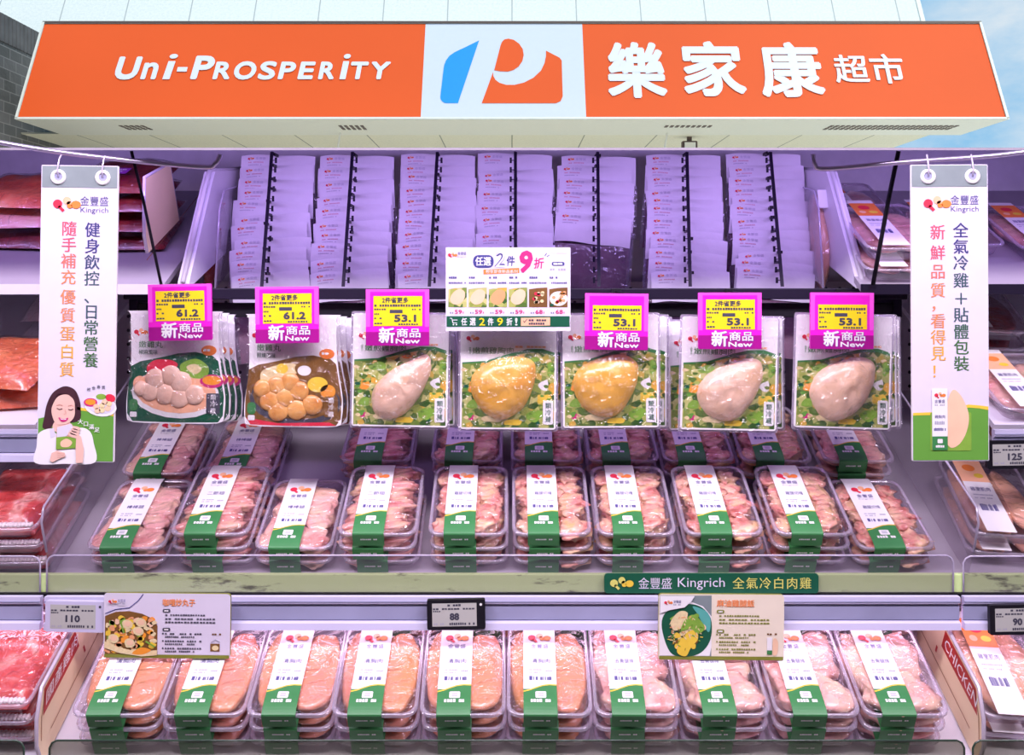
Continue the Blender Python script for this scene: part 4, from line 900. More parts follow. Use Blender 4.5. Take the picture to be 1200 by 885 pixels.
def price_flag(px, py, price, saving, label, i):
    Y = 1.768; s = Y / F; w, h = 74, 66
    t = thing('price_tag', label, 'price tag', W(px, py + h, Y), 'magenta price tags on the peg hooks')
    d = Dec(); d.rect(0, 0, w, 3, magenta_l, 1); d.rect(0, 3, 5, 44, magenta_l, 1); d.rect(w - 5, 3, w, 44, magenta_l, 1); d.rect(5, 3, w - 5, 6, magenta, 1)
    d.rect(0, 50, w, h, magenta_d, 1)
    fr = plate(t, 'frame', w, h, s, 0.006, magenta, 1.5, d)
    d = Dec(); y0 = 8 if saving else 14
    d.rect(9, y0, 66, 43, tagyellow, 2)
    if saving: d.text('2件省更多', 19, 9.3, 50, 16.3, ink, 3, bold=.03)
    d.bits(10, 17.5, 65, 20.5, ink, 3, 2, 18, .25); d.bits(10, 22.5, 24, 24.5, ink, 3, 4, 5); d.bits(54, 22.5, 65, 24.5, ink, 3, 5, 4)
    d.bits(10, 28, 16, 30, ink, 3, 6, 3); d.bits(10, 33, 19, 35, ink, 3, 7, 3); d.bits(10, 39, 20, 41, ink, 3, 8, 3)
    d.rect(28, 24, 43, 28, ink, 3); d.text(price, 33, 29.5, 59, 38.5, ink, 3, bold=.07); d.bits(38, 40, 65, 42, ink, 3, 9, 9)
    mb = MB(); d.onto(mb, facing(d, w, h, s, 0.006), 0.0003); mb.build('screen', fr)
    d = Dec()
    for dx, dy, m, z in ((0.7, 0.7, purple, 2), (0, 0, white, 3)):
        d.text('新', 15 + dx, 44.5 + dy, 34 + dx, 63 + dy, m, z, bold=.03); d.text('商品', 36 + dx, 45.5 + dy, 64 + dx, 56.5 + dy, m, z, bold=.02); d.text('New', 35 + dx, 57.5 + dy, 63 + dx, 63.5 + dy, m, z, bold=.04)
    mb = MB(); d.onto(mb, facing(d, w, h, s, 0.006), 0.0003); mb.build('lettering', fr)
    MB().box((-0.006, 0.003, h * s - 0.014), (0.006, 0.010, h * s - 0.002), blackp).build('clip', t)
    t.rotation_euler = (0, R((-1.0, -.5, 0, .6, 0, .3)[i]), 0); return t
lab = ['magenta tag with price 61.2 over the pack of pale meatballs', 'magenta tag with price 61.2 over the pack of glazed brown meatballs', 'magenta tag with price 53.1 over the slim pale chicken breast',
       'magenta tag with price 53.1 over the yellow breast beside the promotion sign', 'magenta tag with price 53.1 over the wide white breast', 'magenta tag with price 53.1 over the breast nearest the raw chicken banner']
for i, (px, py, pr, sv_) in enumerate(tag_px): price_flag(px, py, pr, sv_, lab[i], i)

# breast bags --------------------------------------------------------
leafy = mat('print_lettuce', (0.36, 0.44, 0.10), .5, var=.1); leafd = mat('print_dark_leaf', (0.10, 0.20, 0.03), .5, var=.1)
def breast_bag(kind, seed):
    """w 112 x h 132 pixels of the photograph at 1.80 m"""
    Y = 1.80; s = Y / F; w, h = 112, 132
    t = thing('chicken_breast_bag', 'x', 'bag')
    d = Dec()
    d.poly([(2, 130), (110, 130), (110, 46), (96, 42), (80, 42), (60, 46), (30, 54), (2, 56)], veg, 1)
    d.poly([(2, 56), (30, 54), (60, 46), (80, 42), (96, 42), (110, 46), (110, 42), (96, 37.5), (78, 38), (58, 43), (30, 52), (2, 54)], green, 2)
    rr_ = random.Random(3)
    for cx, cy, rx, ry, m in ((15, 82, 8, 10, disho), (98, 96, 11, 8, yellow), (98, 80, 7, 9, white), (30, 62, 12, 6, dishg), (14, 104, 9, 7, dishg), (84, 50, 9, 4, dishg), (64, 50, 7, 3, disho), (88, 116, 14, 9, dishg), (36, 120, 16, 6, dishy), (62, 124, 15, 5, yellow), (14, 118, 6, 5, crimson), (105, 60, 5, 10, dishg)):
        d.blob([(cx + rx * .85 * math.cos(a) * rr_.uniform(.6, 1.2), cy - ry * .85 * math.sin(a) * rr_.uniform(.6, 1.2)) for a in (2 * math.pi * q / 8 for q in range(8))], m, 3, 3)
    for q in range(110):
        x = rr_.uniform(4, 108); y = rr_.uniform(48 if x > 62 else 58, 127); a0 = rr_.uniform(0, 6.3); k_ = rr_.uniform(1.2, 4.2)
        d.blob([(x + k_ * rr_.uniform(.5, 1.4) * math.cos(a0 - a), y + k_ * .55 * rr_.uniform(.5, 1.4) * math.sin(a0 - a)) for a in (2 * math.pi * j_ / 6 for j_ in range(6))], rr_.choice([dishg, green2, dgreen, leafy, leafy, dishy, leafd, leafd, yellow if q % 3 == 0 else leafd]), 3 + (q % 8) * .12, 2)
    d.rr(97, 98, 109, 126, 2, white, 5)
    for k, ch in enumerate('類冷藏'): d.em(ch, 103, 104 + k * 8, 7.5, dgreen, 6, bold=.02)
    logo(d, 14, 26, 15); d.text('嫩煎雞胸肉', 14, 36, 62, 44, green, 3, bold=.01); d.text('舒肥', 10, 36, 12, 44, green, 3); d.bits(64, 34, 100, 36.5, peach, 3, 3, 8, .2)
    plate(t, 'backing_card', w, h, s, 0.003, cardwhite, 3, d)
    col, hl, hw, rot, cxp, cyp = {'slim': (salad_white, 46, 23, 48, 60, 84), 'yellow': (salad_yellow, 42, 33, 40, 53, 80), 'wide': (salad_white, 44, 30, 42, 60, 82), 'rough': (salad_white, 44, 31, 42, 58, 82)}[kind]
    c_, s_ = math.cos(R(rot)), math.sin(R(rot)); nr, na = 9, 40; vs = []; fs = []
    for i in range(nr + 1):
        q = i / nr
        for k in range(na):
            a = 2 * math.pi * k / na; ex = math.cos(a); ey = math.sin(a)
            wob = 1 + 0.07 * mnoise.noise(Vector((ex * 1.6, ey * 1.6, seed)))
            u = hl * ex * q * wob; vv = hw * ey * q * (1 - 0.30 * ex) * wob
            X = (cxp + u * c_ - vv * s_ - w / 2) * s; Z = (h - cyp + u * s_ + vv * c_) * s
            z = 0.024 * max(0, 1 - q ** 2.4) ** .55
            z += 0.0042 * mnoise.noise(Vector((X * 45, Z * 45, seed))) * (1 - q ** 3) + 0.0042 * abs(mnoise.noise(Vector((X * 70 + Z * 40, Z * 30, seed + 4)))) * (1 - q ** 3)
            vs.append(Vector((X, -0.0018 - z, Z)))
    for i in range(nr):
        for k in range(na): a = i * na + k; b2 = i * na + (k + 1) % na; fs.append((a, a + na, b2 + na, b2))
    MB().add(vs, fs, col, True).build('chicken_breast', t)
    def fz(u_, v_):
        x = (u_ - .5) * (w + 5) * s; z = (-2.5 + v_ * (h + 5)) * s
        dx = (x / s + w / 2 - cxp); dz = (z / s - (h - cyp)); uu = (dx * c_ + dz * s_) / (hl * 1.12); ww = (-dx * s_ + dz * c_) / (hw * 1.15)
        q = math.sqrt(uu * uu + ww * ww); b2 = 0.0275 * max(0.0, 1 - q ** 2.4) ** .55 if q < 1 else 0.0
        return Vector((x, -0.0034 - b2 - 0.0013 * mnoise.noise(Vector((x * 90, z * 90, seed))), z))
    MB().grid(lambda a, b2: fz(a, b2), 30, 34, bagfilm).build('film', t)
    e = MB(); ww_, hh_ = (w + 5) * s, (h + 5) * s
    e.prism([(x, z + h * s / 2) for x, z in rrect(ww_, hh_, 3 * s, 4)], 0.0016, 0.0024, rimp); e.build('seal_border', t)
    return t
def hang(t, px, ytop, h, Y, rz=0.0, ry=0.0, label=None, group=None):
    t.location = W(px, ytop + h, Y); t.rotation_euler = (0, R(ry), R(rz))
    if label: t['label'] = label
    if group: t['group'] = group
GB = 'chicken breast bags on the peg hooks'
specs = [('slim', 468, 368, 'slim pale chicken breast bag under the third price tag', 1.0), ('yellow', 595, 371, 'yellow chicken breast bag under the promotion sign', 0.5), ('yellow', 716, 369, 'yellow chicken breast bag under the tag beside the promotion sign', -.5), ('wide', 853, 372, 'wide white chicken breast bag under the fifth price tag', 1.2), ('rough', 986, 370, 'wrinkled white chicken breast bag nearest the raw chicken banner', 1.6)]
for i, (kind, px, yt, lb, ry) in enumerate(specs):
    t = breast_bag(kind, i * 3 + 2); hang(t, px, yt, 132, 1.80, 0, ry, lb, GB)
    for j in (1, 2):
        c = copy_tree(t); side = -1 if i == 3 and j == 2 else 1
        hang(c, px + side * (5 + 5 * j), yt - 1, 132, 1.80 + 0.038 * j, 0, -ry * .5, lb.split(' under')[0].split(' nearest')[0].replace(' bag', '') + ' in the bag %s behind, %s' % ('just' if j == 1 else 'farthest', ['under the third price tag', 'under the promotion sign', 'beside the promotion sign', 'under the fifth price tag', 'nearest the raw chicken banner'][i]), GB)

# meatball pouches ---------------------------------------------------
def ball_bag(kind):
    Y = 1.80; s = Y / F; w, h = 116, 132
    t = thing('meatball_pouch', 'x', 'bag')
    out = [(4, 6), (8, 1), (100, 1), (106, 6), (107, 40), (110, 70), (115, 100), (114, 122), (108, 131), (60, 132), (8, 131), (1, 122), (1, 100), (5, 72), (5, 40)]
    outl = smooth_poly(out[::-1], 3)
    mb = MB(); mb.prism([((x - w / 2) * s, (h - y) * s) for x, y in outl], -0.003, 0.003, cardwhite); d = Dec()
    pl = kind == 'pale'
    low = [(5, 66), (16, 60), (40, 55), (60, 50), (80, 48), (100, 52), (107, 58), (110, 75), (114.5, 100), (113.5, 122), (108, 130), (60, 131), (8, 130), (1.5, 121), (1.5, 100), (4, 78)]
    d.poly(low[::-1], dgreen if pl else dishb, 1)
    if pl:
        d.ell(58, 98, 52, 28, white, 2, rot=4); d.ell(58, 95, 48, 25, peach, 3, rot=4)
        d.blob([(24, 66), (34, 58), (52, 58), (60, 64), (46, 72), (28, 76)], red, 4); d.blob([(64, 62), (82, 56), (96, 66), (92, 78), (74, 78), (64, 72)], dishg, 4); d.blob([(70, 66), (80, 62), (88, 68), (80, 74)], dishy, 5)
        d.ell(100, 82, 14, 8, crimson, 4); d.ell(100, 81, 11, 5.5, disho, 5); d.ell(16, 86, 8, 9, peach, 4)
        balls = [(34, 80, 12), (52, 76, 12), (64, 84, 13), (28, 95, 11), (46, 98, 12), (62, 102, 12), (80, 98, 12), (18, 92, 9)]
        m = ball_pale
    else:
        d.ell(60, 102, 54, 28, ink, 2, rot=4); d.ell(60, 98, 50, 25, dishb, 3, rot=4)
        d.blob([(20, 68), (38, 60), (56, 58), (66, 66), (44, 76), (22, 82)], dishy, 4); d.blob([(60, 60), (82, 56), (98, 68), (84, 80), (64, 72)], dishb, 5); d.ell(70, 66, 8, 6, white, 6); d.ell(44, 64, 7, 6, yellow, 6); d.ell(86, 82, 12, 9, yellow, 6); d.ell(98, 90, 9, 8, disho, 6)
        balls = [(22, 88, 11), (38, 84, 11), (54, 80, 11), (30, 102, 12), (48, 98, 12), (40, 114, 12), (64, 90, 12), (62, 112, 12), (80, 106, 12)]
        m = ball_tan
        d.poly([(3, 122), (40, 128), (100, 126), (108, 130), (60, 131), (8, 130)], red, 4)
    d.rr(4, 104, 14, 118, 4, green, 6); d.rr(5, 119, 13, 125, 1, white, 7); d.rr(94, 96, 110, 120, 2, ink if pl else dishb, 6)
    for k, ch in enumerate('類冷藏'): d.em(ch, 102, 100.5 + k * 8, 7, white, 7, bold=.01)
    logo(d, 16, 26, 16); d.text('嫩雞丸', 14, 36, 42, 44, green, 3, bold=.01); d.text('椒麻風味' if pl else '照燒風味', 14, 46, 36, 52, dgreen, 3); d.ell(96, 46, 9, 6, orange, 3); d.bits(90, 44, 102, 47, white, 4, 3, 3)
    d.onto(mb, facing(d, w, h, s, 0.006), 0.0002); mb.build('pouch', t)
    mb = MB()
    for i, (x, y, r) in enumerate(balls):
        vs, fs = blob(r * s, 0.006, r * s, i + 3, amp=.06); mb.add([p + Vector(((x - w / 2) * s, -0.0042, (h - y) * s)) for p in vs], fs, m, True)
    mb.build('pictured_meatballs', t)
    def fz(u_, v_):
        x = (u_ - .5) * (w - 4) * s; z = (2 + v_ * (h - 6)) * s; q = max(abs(u_ - .5), abs(v_ - .45)) * 2
        return Vector((x, -0.0045 - 0.0085 * max(0, 1 - q ** 3) - 0.0015 * mnoise.noise(Vector((x * 80, z * 80, 3))), z))
    MB().grid(fz, 22, 26, bagfilm).build('film', t); return t
GM = 'meatball pouches on the peg hooks'
for kind, px, yt, lb in (('pale', 206, 366, 'pouch picturing pale meatballs on a white plate'), ('tan', 344, 370, 'pouch picturing glazed brown meatballs in a black bowl')):
    t = ball_bag(kind); hang(t, px, yt, 130, 1.80, 0, 1, lb + ', foremost on its hook', GM)
    for j in (1, 2, 3):
        c = copy_tree(t); hang(c, px + 8 * j, yt - 1, 130, 1.80 + 0.026 * j, 0, -1, lb.replace('pouch', 'half hidden pouch', 1) + ', %s behind the foremost' % ordinal(j - 1), GM)

# promotion sign ------------------------------------------------------
Y = 1.755; s = Y / F
t = thing('promotion_sign', 'white and green promotion sign offering two items at nine tenths price', 'sign', W(595.5, 388, Y))
d = Dec(); logo(d, 8, 9, 11); d.text('金豐盛', 14, 5, 24, 9, inkblue, 2); d.text('Kingrich', 14, 10, 24, 12.5, inkgrey, 2)
d.rr(32, 9, 56, 24, 6, navy, 2); d.text('任選', 34.5, 11, 53, 21.5, white, 3, bold=.02)
for dx, m, z, bo_ in ((0, navy, 2, .05), (0, lilacw, 3, .005)): d.text('2', 57, 4, 69.5, 23.5, m, z, bold=bo_, shear=.15)
d.text('件', 71, 10, 81, 22, navy, 2, bold=.02, shear=.1); d.text('9', 86, 3.5, 102, 30, crimson, 2, bold=.05, shear=.12); d.text('折', 103, 12, 115, 25, crimson, 2, bold=.02, shear=.1)
d.poly([(44, 31.5), (86, 30), (86, 24), (44, 26)], orange, 2); d.text('輕享即食新品系列', 47, 26.2, 84, 30.3, white, 3)
d.line([(116, 10), (118, 7)], .9, navy); d.line([(118.5, 11), (121, 9)], .9, navy)
d.bits(123, 5, 142, 7, lilacw, 2, 3, 8); d.rr(124, 17, 139, 21.5, 2, navy, 2); d.bits(126, 18, 137, 20.5, white, 3, 4, 6); d.bits(122, 24.5, 141, 27, inkgrey, 2, 5, 6)
for k in range(6):
    x0 = 3 + k * 23.6
    d.bits(x0 + .5, 34, x0 + 10, 36.5, inkblue, 2, k, 4, .2); d.bits(x0 + .5, 40.5, x0 + 21, 42.5, inkblue, 2, k + 9, 10, .3)
    d.rect(x0, 46, x0 + 21.5, 70, veg if k < 4 else dishb, 2); d.poly([(x0, 46), (x0, 49), (x0 + 10, 47.5), (x0 + 21.5, 47), (x0 + 21.5, 46)], lilacw, 3)
    if k < 4:
        d.blob([(x0 + 2.5, 63), (x0 + 3, 57), (x0 + 8, 51), (x0 + 14, 49), (x0 + 19, 52), (x0 + 19, 59), (x0 + 15, 65), (x0 + 8, 67)], [chickp, chickp, chickp2, chickp][k], 3)
    else:
        if k == 5: d.ell(x0 + 11, 60, 10.5, 8.5, white, 3); d.rect(x0 + 1, 66, x0 + 5, 69, dgreen, 4)
        rr_ = random.Random(k)
        for q in range(12): d.ell(x0 + 5 + rr_.random() * 13, 53 + rr_.random() * 12, 2.2, 2.0, rr_.choice([chickp, chickp2, dishy, red, disho]), 4, n=8)
    d.text('59' if k < 4 else '68', x0 + 7.5, 73, x0 + 16, 78, crimson, 2, bold=.03); d.bits(x0 + 2, 75.5, x0 + 6, 77.5, inkblue, 2, 2, 3); d.bits(x0 + 17, 75, x0 + 19, 77.5, crimson, 2, 2, 2)
d.rect(1, 80.5, 145, 93, dgreen, 2)
d.line([(5, 83), (7, 83), (8.5, 88.5), (13, 88.5)], .8, white, 3); d.line([(7.5, 85), (13.5, 85)], .8, white, 3); d.ell(9, 90.4, .9, .9, white, 3, n=8); d.ell(12.5, 90.4, .9, .9, white, 3, n=8)
for tx, x0, x1, m in (('任', 18, 25, white), ('選', 28, 35, white), ('2', 39, 46, tagyellow), ('件', 49, 56, white), ('9', 60, 67, tagyellow), ('折', 71, 78, white), ('!', 81, 84, white)): d.text(tx, x0, 82.5, x1, 91.5, m, 3, bold=.02)
d.poly([(88, 92), (122, 91.5), (122, 82), (88, 82.5)], peach, 3); d.bits(97, 84, 118, 86.5, ink, 4, 3, 7, .2); d.bits(97, 88, 116, 90.5, ink, 4, 6, 7, .2); d.line([(91, 86), (92, 88), (95, 84)], .8, ink, 4)
plate(t, 'printed_board', 146, 98, s, 0.004, lilacw, 1, d)
MB().box((-0.03, 0.002, 0.13), (0.03, 0.008, 0.144), blackp, bev=0.001).tube([(0, 0.006, 0.138), (0, 0.05, 0.13), (0, 0.168, 0.10)], 0.002, blackp, 6).build('holder', t)

# the two hanging banners --------------------------------------------
def banner(label, px, py, Y, rot, deco):
    s = Y / F; w, h = 90, 347; th = 0.004
    t = thing('hanging_banner', label, 'banner', W(px, py + h, Y)); t.rotation_euler = (0, R(rot), 0)
    d = Dec(); logo(d, 30, 46, 32); d.text('金豐盛', 46, 36, 79, 47, inkblue, 2); d.text('Kingrich', 46.5, 49, 79, 57, inkblue, 2, bold=.01); deco(d)
    plate(t, 'board', w, h, s, th, lilacw, 1.5, d, mside=white)
    d = Dec(); d.rect(1, 1, 89, 26, greystrip, 2); mb = MB(); d.onto(mb, facing(d, w, h, s, th), 0.0003); mb.build('top_strip', t)
    for x in (20, 72):
        e = MB(); cx, cz = (x - w / 2) * s, (h - 14) * s; n_ = 20
        rg = [[Vector((cx + r_ * s * math.cos(2 * math.pi * k / n_), yy, cz + r_ * s * math.sin(2 * math.pi * k / n_))) for k in range(n_)] for r_, yy in ((9, -th / 2 - .0006), (8.4, -th / 2 - .003), (5.4, -th / 2 - .003), (4.8, -th / 2 - .001))]
        e.rings(rg, white); e.add(rg[3], [list(range(n_))[::-1]], lav_d); e.build('eyelet', t)
        MB().tube([(cx, -0.004, cz), (cx, -0.006, cz + 9 * s), (cx, 0.0, cz + 22 * s), (cx + 0.001, 0.004, cz + 26 * s)], 0.0014, acry_e, 6).build('hanging_loop', t)
    return t
def col_grad(k, n, a, b_):
    f = round(k / max(1, n - 1) * 4) / 4; nm = 'print_grad_%s_%d' % (a[3], int(f * 4)); c = tuple(a[i] * (1 - f) + b_[i] * f for i in range(3)); return mat(nm, c, 0.5, var=0.01)
GA, GB_ = (0.05, 0.05, 0.20, 'g'), (0.06, 0.16, 0.05); OA, OB = (0.72, 0.10, 0.16, 'o'), (0.90, 0.42, 0.06)
def vtext(d, items, cx, y0, e, A, B):
    for k, (ch, y) in enumerate(items): d.em(ch, cx, y - y0, e, col_grad(k, len(items), A, B), 2, bold=.022)
def deco_left(d):
    vtext(d, list(zip('健身飲控、日常營養', (268, 287, 306, 325, 346, 364, 382.5, 401.5, 420.5))), 61, 193, 18.5, GA, GB_)
    vtext(d, list(zip('隨手補充優質蛋白質', (267, 286, 305, 324, 347, 368.5, 390, 411, 432))), 33.5, 193, 18.5, OA, OB)
    q = lambda zx, zy: (30 + zx / 7.37 - 41.0, 430 + zy / 7.37 - 193)
    Q = lambda pts: [q(*p) for p in pts][::-1]
    gy = 346
    d.poly([(89, gy), (89, 291), (76, 290), (62, 287), (40, 285), (18, 293), (1, 297), (1, gy)], green2, 2)
    d.poly([(89, 293), (89, 289), (76, 288), (60, 285), (46, 282.5), (46, 286), (60, 288), (76, 291)], yellow, 3)
    d.blob(Q([(330, 160), (270, 175), (205, 225), (160, 320), (140, 430), (128, 520), (190, 530), (240, 480), (400, 470), (450, 440), (455, 370), (440, 270), (400, 190)]), hairm, 3)
    d.blob(Q([(230, 470), (330, 440), (370, 500), (300, 560), (220, 540)]), skin, 4)                                        # neck
    d.blob(Q([(195, 525), (95, 570), (80, 680), (70, 825), (330, 828), (585, 812), (570, 640), (540, 550), (470, 515), (380, 540), (300, 600), (235, 560)]), white, 5)   # shirt
    d.poly(Q([(190, 530), (225, 520), (245, 590), (200, 610)]), lilacw, 6)
    d.blob(Q([(290, 235), (240, 270), (205, 350), (212, 420), (245, 485), (300, 490), (360, 470), (400, 420), (405, 350), (395, 280), (350, 235)]), skin, 6)             # face
    d.poly(Q([(200, 330), (255, 225), (340, 225), (395, 270), (410, 330), (425, 300), (400, 200), (320, 170), (230, 200), (185, 300)]), hairm, 7)                        # fringe
    d.line([q(252, 350), q(275, 360), q(298, 352)], .8, hairm, 8); d.line([q(352, 358), q(372, 364), q(392, 354)], .8, hairm, 8)                                            # closed eyes
    d.line([q(250, 325), q(275, 318), q(300, 325)], .6, skin_d, 8); d.line([q(350, 328), q(375, 322), q(393, 330)], .6, skin_d, 8)
    d.line([q(322, 360), q(330, 395), q(312, 400)], .5, skin_d, 8)
    d.blob(Q([(268, 428), (310, 440), (350, 430), (335, 458), (300, 466), (278, 452)]), crimson, 8); d.poly(Q([(280, 436), (310, 443), (340, 437), (330, 447), (290, 447)]), white, 9)
    d.poly(Q([(260, 520), (380, 480), (440, 560), (420, 690), (250, 705), (250, 600)]), skin_d, 9); d.poly(Q([(258, 515), (375, 480), (420, 540), (330, 590), (255, 600)]), lilacw, 10)   # the pack she holds
    d.poly(Q([(252, 600), (330, 590), (425, 600), (418, 690), (250, 705)]), dishg, 10); d.blob(Q([(290, 640), (340, 610), (390, 640), (360, 680), (300, 680)]), chickp, 11)
    for k in range(4): d.blob(Q([(395 - 12 * k, 500 + 18 * k), (450 - 6 * k, 510 + 24 * k), (455 - 6 * k, 535 + 24 * k), (400 - 12 * k, 528 + 20 * k)]), skin, 12, 3)       # her fingers
    d.poly(Q([(425, 560), (465, 590), (490, 700), (485, 815), (425, 818), (420, 700)]), skin, 11)
    d.poly(Q([(215, 735), (260, 715), (330, 730), (335, 760), (270, 790), (225, 815), (200, 800)]), skin, 12)
    for k in range(3): d.line([q(265, 735 + k * 18), q(325, 742 + k * 14)], .4, skin_d, 13)
    d.ell(*q(625, 330), 19, 11.5, white, 5, rot=8); d.ell(*q(625, 320), 17, 9.5, lilacw, 6, rot=8); d.ell(*q(540, 295), 8, 5, crimson, 7); d.ell(*q(540, 292), 6.2, 3.4, disho, 8)
    d.ell(*q(710, 255), 6, 4.5, red, 7, rot=20); d.ell(*q(630, 245), 6, 3.4, dishg, 7)
    for k, (a, b_) in enumerate(((590, 330), (640, 320), (690, 345), (640, 360), (600, 365), (700, 305), (660, 290))): d.ell(*q(a, b_), 3.6, 3.2, [chickp, dishy][k % 2], 8, n=10)
    for k, ch in enumerate('低脂高蛋'): d.em('輕食專賣'[k], *q(520 + k * 42, (185, 172, 162, 165)[k]), 4.6, ink, 3)
    for k, ch in enumerate('大口滿足'): d.em(ch, *q(455 + k * 48, (462, 480, 505, 530)[k]), 6.5, white, 7, bold=.03)
banner('tall white banner picturing a smiling woman, with orange and green Chinese text', 89, 194, 1.62, 0.9, deco_left)
def deco_right(d):
    vtext(d, list(zip('全氣冷雞＋貼體包裝', (271, 290, 309, 329.5, 351, 370, 389.5, 408, 427))), 58, 194, 18.5, GA, GB_)
    vtext(d, list(zip('新鮮品質，看得見！', (273, 297, 319, 341, 357, 377, 396, 415, 436))), 31, 194, 18.5, OA, OB)
    d.poly([(89, 346), (89, 287), (78, 285), (66, 284), (50, 288), (30, 292), (1, 293), (1, 346)], green2, 2)
    d.poly([(89, 287.5), (89, 283.5), (78, 282), (66, 281), (50, 285), (30, 289.5), (1, 290.5), (1, 293.5), (30, 293), (50, 288.5), (66, 284.5), (78, 285.5)], yellow, 3)
    d.poly([(22, 333), (68, 335), (68, 280), (60, 262), (22, 262)], mat('print_pack_clear', (0.45, 0.60, 0.30), .4), 4) if False else None
    d.rr(21, 290, 69, 335, 2, dishg, 4); d.blob([(46, 265), (55, 268), (64, 285), (66, 300), (62, 316), (54, 328), (44, 331), (38, 318), (38, 290)][::-1], chickp, 5)
    d.rect(23, 262, 41, 334, white, 6); d.rect(23, 318, 41, 334, green, 7); logo(d, 32, 270, 13, 7); d.text('金豐盛', 26, 275, 38, 279, inkblue, 7); d.bits(26, 280.5, 38, 282, inkgrey, 7, 3, 6)
    d.text('雞胸肉', 26, 293, 38, 297, inkblue, 7); d.bits(26, 300, 38, 304, inkgrey, 7, 4, 6); d.bits(25, 308, 39, 311.5, inkblue, 7, 6, 10, .3); d.rr(29, 321, 35, 326, 1, white, 8); d.bits(27, 328, 37, 331, white, 8, 8, 5, .2)
banner('tall white banner picturing a raw chicken pack, with orange and green Chinese text', 1113.5, 193, 1.62, -0.3, deco_right)

# price displays and recipe cards on the rails -------------------------
def esl(px0, py0, px1, py1, Y, number, body, label):
    s = Y / F; w, h = px1 - px0, py1 - py0
    t = thing('price_display', label, 'price display', W((px0 + px1) / 2, py1, Y))
    hs_ = plate(t, 'housing', w, h, s, 0.009, body, 2)
    d = Dec(); d.rect(6, 4, w - 10, h - 4, lcd, 1); k = (w - 16) / 52
    d.bits(24 * k, 5, 40 * k, 7.5, ink, 2, 2, 5, .2); d.bits(7, 9.5, w - 12, 11.5, ink, 2, 3, 14); d.bits(7, 12.5, 16, 14, ink, 2, 4, 4)
    cx = 6 + (w - 16) / 2; wn_ = 5.6 * len(number) * k
    d.text(number, cx - wn_ / 2, h * .44, cx + wn_ / 2, h * .44 + 8.5, ink, 2, bold=.06)
    d.bits(8, h - 8, 20, h - 6, inkgrey, 2, 5, 5); d.bits(26 * k, h - 8.5, w - 12, h - 5.5, ink, 2, 6, 12)
    mb = MB(); d.onto(mb, facing(d, w, h, s, 0.009), 0.0003); mb.build('screen', hs_)
    d = Dec(); d.ell(w - 5, 6, 1.6, 1.6, ink if body is not blackp else white, 1, n=10); mb = MB(); d.onto(mb, facing(d, w, h, s, 0.009), 0.0003); mb.build('indicator', hs_)
    t.rotation_euler = (0, R(1.0 if number == '110' else -1), 0); return t
esl(54, 704, 123, 740, 1.708, '110', lav, 'pale price display reading 110 on the lower price rail')
esl(501, 702, 569, 737, 1.708, '88', blackp, 'black price display reading 88 on the lower price rail')
esl(1159, 708, 1227, 743, 1.708, '90', blackp, 'black price display reading 90 at the frame edge')
esl(1156, 516, 1224, 549, 1.766, '125', blackp, 'price display reading 125 beside the raw chicken banner')
